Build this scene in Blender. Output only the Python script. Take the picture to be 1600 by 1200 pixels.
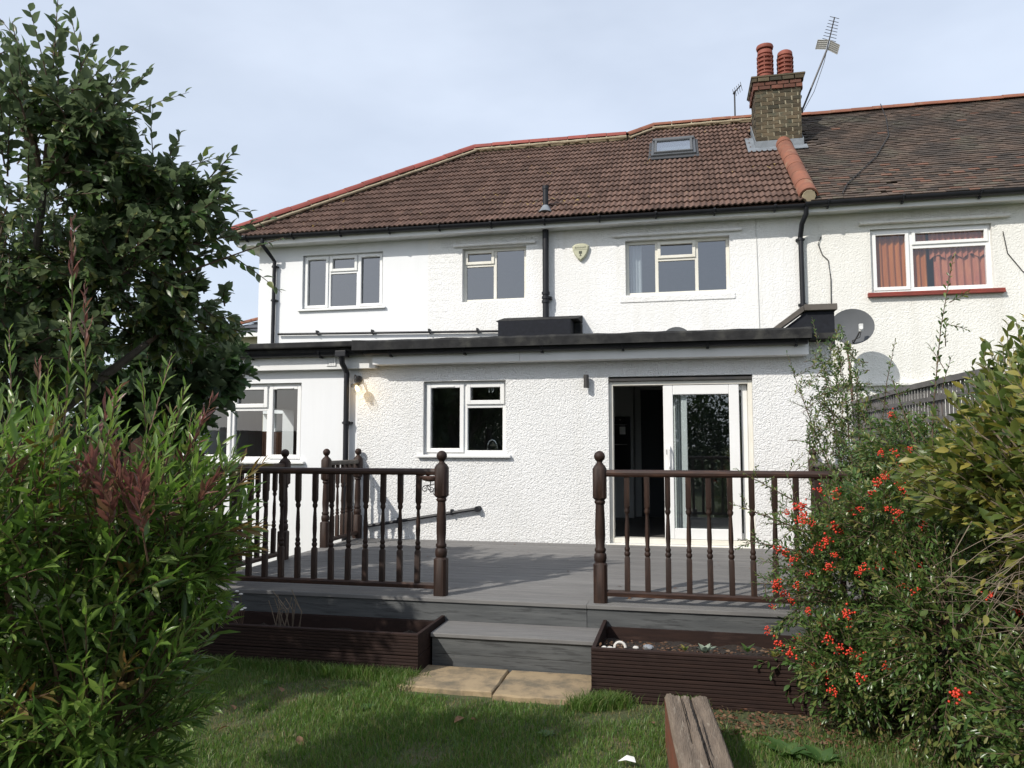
import bpy, bmesh, math, random
import numpy as np
from mathutils import Vector, Matrix
R = math.radians
sc = bpy.context.scene
for o in list(bpy.data.objects): bpy.data.objects.remove(o)
COL = sc.collection
random.seed(7); RNG = np.random.default_rng(11)

# ------------------------------------------------------------------ camera, sky, sun, exposure
EYE = 1.62
YAW, PITCH = R(12.3), R(4.5)
cd = bpy.data.cameras.new('camera'); cam = bpy.data.objects.new('camera', cd); COL.objects.link(cam)
cam.location = (0, 0, EYE); cam.rotation_euler = (R(90) + PITCH, 0, YAW)
cd.sensor_width = 36; cd.lens = 27; cd.clip_start = .05; cd.clip_end = 3000
sc.camera = cam
SUN = Vector((.70, 1.0, -.95)).normalized()          # direction the light travels
world = bpy.data.worlds.new('World'); sc.world = world; world.use_nodes = True
wn, wl = world.node_tree.nodes, world.node_tree.links
bg = wn['Background']
sky = wn.new('ShaderNodeTexSky'); sky.sky_type = 'NISHITA'; sky.sun_disc = False
sky.sun_elevation = math.asin(-SUN.z); sky.sun_rotation = math.atan2(-SUN.x, -SUN.y)
sky.air_density = 1.0; sky.dust_density = 2.0; sky.ozone_density = 1.5
tcw = wn.new('ShaderNodeTexCoord'); mpw = wn.new('ShaderNodeMapping'); mpw.inputs['Scale'].default_value = (1.0, 1.0, 2.6)
nzw = wn.new('ShaderNodeTexNoise'); nzw.inputs['Scale'].default_value = 1.6; nzw.inputs['Detail'].default_value = 5; nzw.inputs['Roughness'].default_value = .55
rpw = wn.new('ShaderNodeMapRange'); rpw.inputs[1].default_value = .34; rpw.inputs[2].default_value = .72; rpw.inputs[3].default_value = .50; rpw.inputs[4].default_value = .72
mxw = wn.new('ShaderNodeMix'); mxw.data_type = 'RGBA'
wl.new(tcw.outputs['Generated'], mpw.inputs['Vector']); wl.new(mpw.outputs[0], nzw.inputs['Vector']); wl.new(nzw.outputs['Fac'], rpw.inputs[0])
wl.new(rpw.outputs[0], mxw.inputs[0]); wl.new(sky.outputs[0], mxw.inputs[6]); mxw.inputs[7].default_value = (8.9, 9.8, 11.3, 1)   # thin high cloud veil
wl.new(mxw.outputs[2], bg.inputs['Color']); bg.inputs['Strength'].default_value = .106
sd = bpy.data.lights.new('sun', 'SUN'); sd.energy = 3.7; sd.angle = R(.53); sd.color = (1, .95, .87)
so = bpy.data.objects.new('sun', sd); COL.objects.link(so); so.location = (-8, -10, 12)
so.rotation_euler = SUN.to_track_quat('-Z', 'Y').to_euler()
vs = sc.view_settings; vs.view_transform = 'Standard'; vs.look = 'None'; vs.exposure = .1; vs.gamma = 1; vs.use_curve_mapping = False
try:
    sc.cycles.max_bounces = 6; sc.cycles.diffuse_bounces = 2; sc.cycles.glossy_bounces = 3; sc.cycles.transmission_bounces = 4; sc.cycles.transparent_max_bounces = 8
except Exception: pass

# ------------------------------------------------------------------ helpers
ORG = {}
def tag(o, label=None, cat=None, group=None, kind=None):
    if label: o['label'] = label
    if cat: o['category'] = cat
    if group: o['group'] = group
    if kind: o['kind'] = kind
    return o
def thing(name, loc, label, cat, group=None):
    o = bpy.data.objects.new(name, None); COL.objects.link(o); o.location = loc; o.empty_display_size = .1
    ORG[o.name] = Vector(loc); return tag(o, label, cat, group)
def link(name, me, parent=None, loc=None):
    o = bpy.data.objects.new(name, me); COL.objects.link(o)
    if loc is not None: o.location = loc
    if parent is not None: o.parent = parent
    return o
def wpos(o): return ORG.get(o.name, Vector((0, 0, 0))) if o else Vector((0, 0, 0))

class MB:
    """collects shapes in world coordinates and builds them as ONE mesh object"""
    def __init__(s): s.v = []; s.f = []
    def add(s, vs_, fs_):
        n = len(s.v); s.v += [tuple(v) for v in vs_]; s.f += [tuple(i + n for i in f) for f in fs_]; return s
    def box(s, x0, x1, y0, y1, z0, z1):
        if x0 > x1: x0, x1 = x1, x0
        if y0 > y1: y0, y1 = y1, y0
        if z0 > z1: z0, z1 = z1, z0
        return s.add([(x0,y0,z0),(x1,y0,z0),(x1,y1,z0),(x0,y1,z0),(x0,y0,z1),(x1,y0,z1),(x1,y1,z1),(x0,y1,z1)],
                     [(0,3,2,1),(4,5,6,7),(0,1,5,4),(1,2,6,5),(2,3,7,6),(3,0,4,7)])
    def frame(s, x0, x1, z0, z1, w, y0, y1, wb=None):
        wb = wb or w
        s.box(x0, x0 + w, y0, y1, z0, z1); s.box(x1 - w, x1, y0, y1, z0, z1)
        s.box(x0 + w, x1 - w, y0, y1, z1 - w, z1); return s.box(x0 + w, x1 - w, y0, y1, z0, z0 + wb)
    def tube(s, pts, r, n=10, cap=True):
        pts = [Vector(p) for p in pts]; m = len(pts)
        rr = r if isinstance(r, (list, tuple)) else [r] * m
        ref = Vector((0, 0, 1)); b = len(s.v); vs_ = []
        for i, p in enumerate(pts):
            t = (pts[min(i + 1, m - 1)] - pts[max(i - 1, 0)]).normalized()
            a = t.cross(ref)
            if a.length < .05: a = t.cross(Vector((0, 1, 0)))
            a.normalize(); c = a.cross(t)
            for k in range(n):
                q = 2 * math.pi * k / n; vs_.append(p + (a * math.cos(q) + c * math.sin(q)) * rr[i])
        fs_ = [(i*n+k, i*n+(k+1) % n, (i+1)*n+(k+1) % n, (i+1)*n+k) for i in range(m - 1) for k in range(n)]
        if cap: fs_ += [tuple(range(n))[::-1], tuple(range((m-1)*n, m*n))]
        return s.add(vs_, fs_)
    def rings(s, rings, cx, cy, n=16, ax=1.0):
        """stack of (z, r, square?) cross sections, for turned posts and pots"""
        vs_ = []
        for z, r, sq in rings:
            for k in range(n):
                q = 2 * math.pi * (k + .5) / n; c, d = math.cos(q), math.sin(q)
                m = r / max(abs(c), abs(d)) if sq else r
                if sq: m = min(m, r * 1.36)
                vs_.append((cx + c * m, cy + d * m * ax, z))
        m = len(rings)
        fs_ = [(i*n+k, i*n+(k+1) % n, (i+1)*n+(k+1) % n, (i+1)*n+k) for i in range(m - 1) for k in range(n)]
        fs_ += [tuple(range(n))[::-1], tuple(range((m-1)*n, m*n))]
        return s.add(vs_, fs_)
    def prism(s, poly, y0, y1):
        """polygon in x-z pushed through y"""
        n = len(poly)
        return s.add([(x, y0, z) for x, z in poly] + [(x, y1, z) for x, z in poly],
                     [tuple(range(n)), tuple(range(n, 2*n))[::-1]] + [(i, i+n, (i+1) % n + n, (i+1) % n) for i in range(n)])
    def extr_x(s, poly, x0, x1):
        """polygon in y-z pushed along x"""
        n = len(poly)
        return s.add([(x0, y, z) for y, z in poly] + [(x1, y, z) for y, z in poly],
                     [tuple(range(n))[::-1], tuple(range(n, 2*n))] + [(i, (i+1) % n, (i+1) % n + n, i+n) for i in range(n)])
    def build(s, name, mat, parent=None, smooth=False, bevel=0, local=False):
        me = bpy.data.meshes.new(name)
        w = Vector((0,0,0)) if local else wpos(parent)
        c = Vector((0,0,0))
        if s.v and not local:
            a = np.array(s.v); c = Vector((a[:,0].mean(), a[:,1].mean(), a[:,2].min()))
        me.from_pydata([tuple(Vector(v) - c) for v in s.v], [], s.f)
        bm = bmesh.new(); bm.from_mesh(me); bmesh.ops.recalc_face_normals(bm, faces=bm.faces); bm.to_mesh(me); bm.free()
        if smooth:
            me.polygons.foreach_set('use_smooth', [True] * len(me.polygons))
            try: me.set_sharp_from_angle(angle=R(40))
            except Exception: pass
        if mat: me.materials.append(mat)
        o = link(name, me, parent, c - w); ORG[o.name] = c
        if bevel:
            b = o.modifiers.new('bevel', 'BEVEL'); b.width = bevel; b.segments = 2; b.limit_method = 'ANGLE'; b.angle_limit = R(35)
        return o
def fast_mesh(name, V, F, mat, smooth=False):
    """V (n,3) array, F (m,k) array of equal polygons"""
    me = bpy.data.meshes.new(name); V = np.asarray(V, np.float32); F = np.asarray(F, np.int32)
    me.vertices.add(len(V)); me.vertices.foreach_set('co', V.ravel())
    k = F.shape[1]; me.loops.add(F.size); me.loops.foreach_set('vertex_index', F.ravel())
    me.polygons.add(len(F)); me.polygons.foreach_set('loop_start', np.arange(0, F.size, k, dtype=np.int32))
    me.polygons.foreach_set('loop_total', np.full(len(F), k, np.int32))
    if smooth: me.polygons.foreach_set('use_smooth', np.ones(len(F), bool))
    me.update(); me.validate()
    if mat: me.materials.append(mat)
    return me

# ------------------------------------------------------------------ materials
def nt(name):
    m = bpy.data.materials.new(name); m.use_nodes = True
    return m, m.node_tree.nodes, m.node_tree.links, m.node_tree.nodes['Principled BSDF']
def surf(name, a, b=None, rough=.7, scale=8, detail=6, contrast=(.3, .7), stretch=(1, 1, 1), bump=0, bscale=40, bdist=.004, metal=0, spec=.5,
         c=None, cscale=1.5, cth=(.5, .7), rand=0, bstretch=None, bdetail=4):
    """base colour from noise between a and b, stains of colour c, per-piece brightness variation, fine relief"""
    m, n, l, p = nt(name); b = b or a
    tc = n.new('ShaderNodeTexCoord'); mp = n.new('ShaderNodeMapping'); mp.inputs['Scale'].default_value = stretch
    l.new(tc.outputs['Object'], mp.inputs['Vector'])
    oi = n.new('ShaderNodeObjectInfo'); ge = n.new('ShaderNodeNewGeometry')
    va = n.new('ShaderNodeVectorMath'); va.operation = 'SCALE'; va.inputs[0].default_value = (7.3, 3.1, 5.7)
    l.new(oi.outputs['Random'], va.inputs['Scale'])
    vb = n.new('ShaderNodeVectorMath'); vb.operation = 'ADD'; l.new(mp.outputs[0], vb.inputs[0]); l.new(va.outputs[0], vb.inputs[1])
    nz = n.new('ShaderNodeTexNoise'); nz.inputs['Scale'].default_value = scale; nz.inputs['Detail'].default_value = detail
    l.new(vb.outputs[0], nz.inputs['Vector'])
    mr = n.new('ShaderNodeMapRange'); mr.inputs[1].default_value, mr.inputs[2].default_value = contrast; l.new(nz.outputs['Fac'], mr.inputs[0])
    mx = n.new('ShaderNodeMix'); mx.data_type = 'RGBA'; mx.inputs[6].default_value = (*a, 1); mx.inputs[7].default_value = (*b, 1); l.new(mr.outputs[0], mx.inputs[0])
    out = mx.outputs[2]
    if c:
        n2 = n.new('ShaderNodeTexNoise'); n2.inputs['Scale'].default_value = cscale; n2.inputs['Detail'].default_value = 7; n2.inputs['Roughness'].default_value = .65
        l.new(vb.outputs[0], n2.inputs['Vector'])
        r2 = n.new('ShaderNodeMapRange'); r2.inputs[1].default_value, r2.inputs[2].default_value = cth; l.new(n2.outputs['Fac'], r2.inputs[0])
        m2 = n.new('ShaderNodeMix'); m2.data_type = 'RGBA'; l.new(r2.outputs[0], m2.inputs[0]); l.new(out, m2.inputs[6]); m2.inputs[7].default_value = (*c, 1); out = m2.outputs[2]
    if rand:
        ad = n.new('ShaderNodeMath'); ad.operation = 'ADD'; l.new(oi.outputs['Random'], ad.inputs[0]); l.new(ge.outputs['Random Per Island'], ad.inputs[1])
        fr = n.new('ShaderNodeMath'); fr.operation = 'FRACT'; l.new(ad.outputs[0], fr.inputs[0])
        m3 = n.new('ShaderNodeMapRange'); m3.inputs[3].default_value = 1 - rand; m3.inputs[4].default_value = 1 + rand; l.new(fr.outputs[0], m3.inputs[0])
        hs = n.new('ShaderNodeHueSaturation'); l.new(m3.outputs[0], hs.inputs['Value']); l.new(out, hs.inputs['Color']); out = hs.outputs[0]
    l.new(out, p.inputs['Base Color']); p.inputs['Roughness'].default_value = rough; p.inputs['Metallic'].default_value = metal
    p.inputs['Specular IOR Level'].default_value = spec
    if bump:
        mb = n.new('ShaderNodeMapping'); mb.inputs['Scale'].default_value = bstretch or stretch; l.new(tc.outputs['Object'], mb.inputs['Vector'])
        n3 = n.new('ShaderNodeTexNoise'); n3.inputs['Scale'].default_value = bscale; n3.inputs['Detail'].default_value = bdetail; l.new(mb.outputs[0], n3.inputs['Vector'])
        bp = n.new('ShaderNodeBump'); bp.inputs['Strength'].default_value = bump; bp.inputs['Distance'].default_value = bdist
        l.new(n3.outputs['Fac'], bp.inputs['Height']); l.new(bp.outputs[0], p.inputs['Normal'])
    return m
def dash(name, a, b, scale, dist, strength=1.0, stain=None, sth=(.55, .8)):
    """thrown render: pebbly relief from two cell sizes on painted wall"""
    m = surf(name, a, b, rough=.85, scale=1.3, spec=.25, c=stain, cscale=.7, cth=sth)
    n, l = m.node_tree.nodes, m.node_tree.links; p = n['Principled BSDF']
    tc = n.new('ShaderNodeTexCoord')
    nz = n.new('ShaderNodeTexNoise'); nz.inputs['Scale'].default_value = scale; nz.inputs['Detail'].default_value = 3; nz.inputs['Roughness'].default_value = .55; nz.inputs['Distortion'].default_value = .8
    vo = n.new('ShaderNodeTexVoronoi'); vo.feature = 'SMOOTH_F1'; vo.inputs['Scale'].default_value = scale * 1.5; vo.inputs['Smoothness'].default_value = .6
    for t in (nz, vo): l.new(tc.outputs['Object'], t.inputs['Vector'])
    mu = n.new('ShaderNodeMath'); mu.operation = 'SUBTRACT'; l.new(nz.outputs['Fac'], mu.inputs[0])
    ms = n.new('ShaderNodeMath'); ms.operation = 'MULTIPLY'; ms.inputs[1].default_value = .45; l.new(vo.outputs['Distance'], ms.inputs[0]); l.new(ms.outputs[0], mu.inputs[1])
    bp = n.new('ShaderNodeBump'); bp.inputs['Strength'].default_value = strength; bp.inputs['Distance'].default_value = dist
    l.new(mu.outputs[0], bp.inputs['Height']); l.new(bp.outputs[0], p.inputs['Normal'])
    return m
def lichen(m, col, scale, th):
    """sparse growth in small spots over an existing surface, in world space so that it spreads across pieces"""
    n, l = m.node_tree.nodes, m.node_tree.links; p = n['Principled BSDF']; src = p.inputs['Base Color'].links[0].from_socket
    ge = n.new('ShaderNodeNewGeometry'); nz = n.new('ShaderNodeTexNoise'); nz.inputs['Scale'].default_value = scale; nz.inputs['Detail'].default_value = 3
    n2 = n.new('ShaderNodeTexNoise'); n2.inputs['Scale'].default_value = .8
    for q in (nz, n2): l.new(ge.outputs['Position'], q.inputs['Vector'])
    ad = n.new('ShaderNodeMath'); ad.operation = 'MULTIPLY_ADD'; ad.inputs[1].default_value = .45; l.new(n2.outputs['Fac'], ad.inputs[0]); l.new(nz.outputs['Fac'], ad.inputs[2])
    mr = n.new('ShaderNodeMapRange'); mr.inputs[1].default_value = th + .17; mr.inputs[2].default_value = th + .21; l.new(ad.outputs[0], mr.inputs[0])
    mx = n.new('ShaderNodeMix'); mx.data_type = 'RGBA'; l.new(mr.outputs[0], mx.inputs[0]); l.new(src, mx.inputs[6]); mx.inputs[7].default_value = (*col, 1); l.new(mx.outputs[2], p.inputs['Base Color'])
def streaks(m, col, amount=.5):
    """faint rain streaks and grime running down a painted wall"""
    n, l = m.node_tree.nodes, m.node_tree.links; p = n['Principled BSDF']; src = p.inputs['Base Color'].links[0].from_socket
    ge = n.new('ShaderNodeNewGeometry'); mp = n.new('ShaderNodeMapping'); mp.inputs['Scale'].default_value = (5, 5, .35); l.new(ge.outputs['Position'], mp.inputs['Vector'])
    nz = n.new('ShaderNodeTexNoise'); nz.inputs['Scale'].default_value = 1; nz.inputs['Detail'].default_value = 6; nz.inputs['Roughness'].default_value = .65; l.new(mp.outputs[0], nz.inputs['Vector'])
    mr = n.new('ShaderNodeMapRange'); mr.inputs[1].default_value = .50; mr.inputs[2].default_value = .78; mr.inputs[4].default_value = amount; l.new(nz.outputs['Fac'], mr.inputs[0])
    mx = n.new('ShaderNodeMix'); mx.data_type = 'RGBA'; l.new(mr.outputs[0], mx.inputs[0]); l.new(src, mx.inputs[6]); mx.inputs[7].default_value = (*col, 1); l.new(mx.outputs[2], p.inputs['Base Color'])
def leafmat(name, cols, rough=.42, trans=.28, under=None, spec=.5):
    m, n, l, p = nt(name)
    oi = n.new('ShaderNodeObjectInfo'); ge = n.new('ShaderNodeNewGeometry')
    ad = n.new('ShaderNodeMath'); ad.operation = 'ADD'; l.new(oi.outputs['Random'], ad.inputs[0]); l.new(ge.outputs['Random Per Island'], ad.inputs[1])
    fr = n.new('ShaderNodeMath'); fr.operation = 'FRACT'; l.new(ad.outputs[0], fr.inputs[0])
    cr = n.new('ShaderNodeValToRGB'); e = cr.color_ramp.elements
    while len(e) < len(cols): e.new(.5)
    for i, cc in enumerate(cols):
        e[i].position = cc[3] if len(cc) > 3 else i / max(1, len(cols) - 1); e[i].color = (*cc[:3], 1)
    l.new(fr.outputs[0], cr.inputs[0]); out = cr.outputs[0]
    if under:
        mx = n.new('ShaderNodeMix'); mx.data_type = 'RGBA'; l.new(ge.outputs['Backfacing'], mx.inputs[0]); l.new(out, mx.inputs[6]); mx.inputs[7].default_value = (*under, 1); out = mx.outputs[2]
    l.new(out, p.inputs['Base Color']); p.inputs['Roughness'].default_value = rough; p.inputs['Specular IOR Level'].default_value = spec
    tr = n.new('ShaderNodeBsdfTranslucent'); hs = n.new('ShaderNodeHueSaturation'); hs.inputs['Value'].default_value = 1.6; hs.inputs['Saturation'].default_value = 1.1
    l.new(out, hs.inputs['Color']); l.new(hs.outputs[0], tr.inputs['Color'])
    ms = n.new('ShaderNodeMixShader'); ms.inputs[0].default_value = trans
    l.new(p.outputs[0], ms.inputs[1]); l.new(tr.outputs[0], ms.inputs[2]); l.new(ms.outputs[0], n['Material Output'].inputs['Surface'])
    return m
def glassmat(name, refl=.12, tint=(.75, .8, .8)):
    m, n, l, p = nt(name); n.remove(p)
    t = n.new('ShaderNodeBsdfTransparent'); t.inputs[0].default_value = (*tint, 1)
    g = n.new('ShaderNodeBsdfGlossy'); g.inputs['Roughness'].default_value = .004; g.inputs[0].default_value = (.95, .97, 1, 1)
    fr = n.new('ShaderNodeLayerWeight'); fr.inputs[0].default_value = .5
    pw = n.new('ShaderNodeMath'); pw.operation = 'POWER'; pw.inputs[1].default_value = 4; l.new(fr.outputs['Facing'], pw.inputs[0])
    ad = n.new('ShaderNodeMath'); ad.operation = 'MULTIPLY_ADD'; ad.use_clamp = True; ad.inputs[1].default_value = .9; ad.inputs[2].default_value = refl + .04; l.new(pw.outputs[0], ad.inputs[0])
    ms = n.new('ShaderNodeMixShader'); l.new(ad.outputs[0], ms.inputs[0]); l.new(t.outputs[0], ms.inputs[1]); l.new(g.outputs[0], ms.inputs[2])
    l.new(ms.outputs[0], n['Material Output'].inputs['Surface']); return m

M = {}
M['dash'] = dash('pebbledash_white', (.82, .82, .81), (.78, .78, .77), 44, .017)
M['dash_up'] = dash('pebbledash_upper', (.82, .82, .81), (.77, .765, .745), 30, .016, .7, (.70, .66, .56), (.62, .85))
M['dash_cream'] = dash('pebbledash_cream', (.79, .78, .735), (.74, .73, .685), 30, .016, .8)
M['render'] = surf('smooth_render', (.79, .80, .81), (.77, .78, .79), rough=.8, scale=1.2, bump=.25, bscale=18, bdist=.004, spec=.25)
streaks(M['dash'], (.66, .65, .60), .30); streaks(M['dash_up'], (.62, .60, .53), .40); streaks(M['dash_cream'], (.58, .56, .50), .5); streaks(M['render'], (.66, .67, .67), .3)
M['upvc'] = surf('white_upvc', (.82, .82, .81), (.78, .78, .76), rough=.32, scale=3)
M['upvc_old'] = surf('cream_upvc', (.78, .76, .69), (.70, .67, .58), rough=.4, scale=4, c=(.5, .45, .36), cscale=5, cth=(.66, .85))
M['fascia'] = surf('white_fascia', (.78, .78, .77), (.70, .70, .68), rough=.45, scale=3)
M['black'] = surf('black_pvc', (.010, .011, .014), (.016, .017, .021), rough=.5, spec=.3, scale=6)
M['felt'] = surf('roof_felt', (.040, .040, .040), (.022, .022, .023), rough=1, spec=.15, scale=9, c=(.07, .069, .062), cscale=5, cth=(.5, .75), bump=.6, bscale=120, bdist=.004)
M['boxfelt'] = surf('black_cladding', (.018, .020, .026), (.013, .014, .018), rough=.8, spec=.2, scale=20)
M['tile'] = surf('concrete_tile', (.152, .094, .073), (.106, .069, .056), rough=.95, spec=.2, scale=7, c=(.085, .054, .044), cscale=9, cth=(.5, .75), rand=.24, bump=.4, bscale=90, bdist=.003)
lichen(M['tile'], (.42, .30, .10), 11, .79); lichen(M['tile'], (.30, .29, .24), 17, .80)
M['ntile'] = surf('clay_plain_tile', (.098, .068, .051), (.058, .046, .038), rough=.95, scale=1.6, contrast=(.38, .62), c=(.118, .108, .078), cscale=1.1, cth=(.52, .72), rand=.34, bump=.5, bscale=70, bdist=.004)
M['ntile2'] = surf('clay_tile_red', (.16, .08, .052), (.12, .065, .045), rough=.95, scale=3, rand=.3)
M['red_ridge'] = surf('red_ridge_tile', (.27, .062, .046), (.22, .05, .038), rough=.75, scale=5, rand=.14)
M['old_ridge'] = surf('old_ridge_tile', (.25, .095, .055), (.18, .075, .048), rough=.9, scale=6, c=(.30, .19, .12), cscale=4, cth=(.55, .75), rand=.12, bump=.4, bscale=50)
M['mortar'] = surf('ridge_mortar', (.42, .35, .24), (.30, .25, .17), rough=.95, scale=9, bump=.6, bscale=60)
M['brick'] = surf('stock_brick', (.112, .082, .048), (.068, .054, .034), rough=.95, scale=6, c=(.05, .052, .036), cscale=4, cth=(.45, .68), rand=.42, bump=.8, bscale=60, bdist=.006)
M['brick_red'] = surf('red_brick', (.17, .068, .045), (.11, .05, .036), rough=.95, scale=7, rand=.25, bump=.6, bscale=60)
M['bmortar'] = surf('lime_mortar', (.34, .30, .21), (.18, .16, .115), rough=.95, scale=5)
M['pot'] = surf('terracotta', (.27, .075, .048), (.20, .058, .038), rough=.75, scale=7, c=(.14, .05, .035), cscale=5, cth=(.55, .8))
M['lead'] = surf('lead_flashing', (.21, .235, .26), (.13, .145, .16), rough=.75, scale=7, bump=.5, bscale=15, bdist=.01)
M['metal'] = surf('galvanised', (.45, .46, .47), (.35, .36, .37), rough=.45, metal=.7)
M['darkmetal'] = surf('dark_metal', (.03, .03, .032), (.05, .045, .04), rough=.5)
M['rust'] = surf('rusty_pole', (.16, .085, .06), (.10, .06, .05), rough=.8, scale=20)
M['dish'] = surf('dish_grey', (.115, .12, .127), (.10, .105, .11), rough=.85, spec=.15, scale=5)
M['darkgrey'] = surf('dark_grey_flashing', (.06, .062, .066), rough=.7, spec=.2)
M['plastic_w'] = surf('grey_plastic', (.6, .6, .58), rough=.5)
M['stain'] = surf('brown_stain', (.032, .016, .011), (.018, .010, .0075), rough=.6, spec=.3, scale=5, stretch=(6, 6, .8), c=(.06, .031, .02), cscale=6, cth=(.52, .72), bump=.35, bscale=30, bstretch=(6, 6, .8), bdist=.003)
M['stainx'] = surf('brown_stain_rail', (.040, .019, .013), (.022, .012, .009), rough=.5, spec=.35, scale=5, stretch=(.8, 6, 6), c=(.085, .040, .024), cscale=6, cth=(.5, .72), bump=.35, bscale=30, bstretch=(.8, 6, 6), bdist=.003)
M['weather'] = surf('grey_weathered_rail', (.13, .115, .10), (.08, .07, .06), rough=.9, scale=7)
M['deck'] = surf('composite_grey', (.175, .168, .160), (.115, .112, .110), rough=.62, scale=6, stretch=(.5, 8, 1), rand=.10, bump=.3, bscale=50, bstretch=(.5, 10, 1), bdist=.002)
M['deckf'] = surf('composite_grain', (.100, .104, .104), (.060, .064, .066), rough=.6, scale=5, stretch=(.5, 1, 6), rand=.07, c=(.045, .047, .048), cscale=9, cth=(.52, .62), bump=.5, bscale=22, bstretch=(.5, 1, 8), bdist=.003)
M['reed'] = surf('brown_reeded', (.034, .019, .015), (.018, .011, .010), rough=.8, spec=.2, scale=5, stretch=(.7, 3, 5), c=(.055, .032, .025), cscale=5, cth=(.55, .75), bump=.3, bscale=30, bstretch=(.6, 6, 6))
M['soil'] = surf('soil', (.036, .025, .018), (.020, .014, .011), rough=1, scale=30, bump=1, bscale=60, bdist=.02)
M['slab'] = surf('sandstone', (.36, .27, .16), (.27, .20, .12), rough=.9, scale=5, c=(.15, .125, .085), cscale=5, cth=(.46, .66), rand=.08, bump=.6, bscale=35, bdist=.006)
M['sleeper'] = surf('weathered_oak', (.22, .170, .125), (.13, .098, .072), rough=.9, scale=6, stretch=(7, .7, 7), c=(.33, .28, .22), cscale=7, cth=(.58, .70), bump=.9, bscale=26, bstretch=(9, .7, 9), bdist=.008)
M['sleeper_red'] = surf('red_painted_side', (.20, .058, .028), (.13, .05, .028), rough=.75, scale=6, stretch=(5, .8, 5), c=(.12, .085, .055), cscale=5, cth=(.52, .7), bump=.6, bscale=30, bstretch=(6, .7, 6))
M['crack'] = surf('crack_dark', (.012, .009, .007), rough=1)
M['fence'] = surf('fence_board', (.16, .075, .042), (.10, .05, .032), rough=.85, scale=6, stretch=(1, 1, 6), rand=.18)
M['lattice'] = surf('grey_lattice', (.155, .145, .14), (.10, .095, .092), rough=.9, scale=9, rand=.18)
M['dirt'] = None
M['inner'] = surf('interior_wall', (.30, .30, .29), (.27, .27, .26), rough=.9)
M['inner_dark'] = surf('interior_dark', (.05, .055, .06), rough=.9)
M['inner_floor'] = surf('interior_floor', (.10, .095, .09), (.07, .067, .065), rough=.5, scale=4, stretch=(.5, 6, 1))
M['cab'] = surf('kitchen_unit', (.40, .41, .40), rough=.5)
M['oven'] = surf('oven_black', (.012, .012, .013), rough=.15)
M['paper'] = surf('paper_white', (.75, .75, .72), rough=.8)
M['chrome'] = surf('chrome', (.8, .8, .8), rough=.12, metal=1)
M['blind'] = surf('blind_fabric', (.72, .76, .75), (.66, .70, .69), rough=.8, stretch=(8, 8, .3))
M['curtain'] = surf('orange_curtain', (.50, .18, .04), (.36, .11, .028), rough=.85, scale=4, stretch=(8, 1, .5))
M['curtain2'] = surf('pink_curtain', (.52, .22, .12), (.38, .13, .09), rough=.85, scale=4, stretch=(6, 1, .8))
M['redsill'] = surf('red_painted_sill', (.25, .045, .03), (.17, .035, .025), rough=.6, scale=8, rand=.1)
M['cream'] = surf('far_cream_wall', (.62, .58, .42), (.56, .52, .38), rough=.9)
M['slate'] = surf('far_slate', (.075, .08, .09), (.05, .053, .06), rough=.7, scale=6, rand=.3)
M['alarm'] = surf('alarm_yellow', (.50, .50, .36), (.45, .45, .32), rough=.55, scale=4)
M['ink'] = surf('print_dark', (.06, .065, .045), rough=.6)
M['etch'] = surf('etched_mark', (.20, .23, .23), rough=.7)
M['cable'] = surf('cable', (.02, .018, .016), rough=.6)
M['cable_w'] = surf('white_cable', (.62, .62, .60), rough=.6)
M['glass'] = glassmat('window_glass', .10)
M['glass_up'] = glassmat('window_glass_upper', .17, (.6, .63, .65))
M['glass_n'] = glassmat('neighbour_glass', .06, (.85, .85, .87))
M['lampglass'] = glassmat('lamp_glass', .06, (.97, .95, .9))
M['bark'] = surf('bark', (.10, .082, .065), (.05, .042, .035), rough=.95, scale=14, bump=.6, bscale=40)
M['twig'] = surf('twig', (.13, .085, .055), (.085, .055, .038), rough=.8, scale=10)
M['twig_grey'] = surf('bare_twig', (.23, .18, .13), (.14, .105, .075), rough=.85, scale=10)
M['redtwig'] = surf('red_twig', (.15, .085, .05), (.10, .055, .035), rough=.7)
M['apple'] = leafmat('apple_leaf', [(.038, .076, .022), (.062, .112, .030), (.092, .148, .042), (.17, .17, .055, .97)], .36, .34, (.11, .145, .078))
M['fig'] = leafmat('fig_leaf', [(.026, .056, .019), (.045, .09, .027), (.065, .12, .035)], .5, .3, (.075, .105, .055))
M['bottle'] = leafmat('bottlebrush_leaf', [(.050, .100, .022), (.085, .155, .032), (.125, .200, .045), (.17, .20, .06, .97)], .34, .35)
M['bottle_new'] = leafmat('bottlebrush_fresh_leaf', [(.10, .18, .035), (.14, .23, .05), (.19, .26, .07)], .32, .38)
M['bottle_red'] = leafmat('bottlebrush_young_leaf', [(.15, .060, .055), (.20, .09, .075), (.17, .10, .06)], .4, .3)
M['bottle_olive'] = leafmat('bottlebrush_tip_leaf', [(.14, .12, .035), (.18, .10, .04), (.10, .12, .03)], .4, .3)
M['pyra'] = leafmat('pyracantha_leaf', [(.040, .080, .020), (.070, .130, .032), (.110, .175, .048), (.19, .19, .06, .95)], .3, .28)
M['yell'] = leafmat('yellowing_leaf', [(.060, .095, .022), (.10, .14, .032), (.16, .18, .045), (.30, .26, .06, .93)], .4, .3)
M['vine'] = leafmat('vine_leaf', [(.05, .11, .028), (.08, .14, .035)], .5, .3)
M['silver'] = leafmat('silver_leaf', [(.20, .25, .19), (.26, .30, .23)], .7, .15)
M['hedge'] = leafmat('hedge_leaf', [(.018, .035, .012), (.035, .06, .018), (.05, .08, .025)], .5, .2)
M['grass'] = leafmat('grass_blade', [(.055, .120, .018), (.085, .170, .028), (.125, .210, .042), (.20, .20, .08, .94)], .5, .35)
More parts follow.
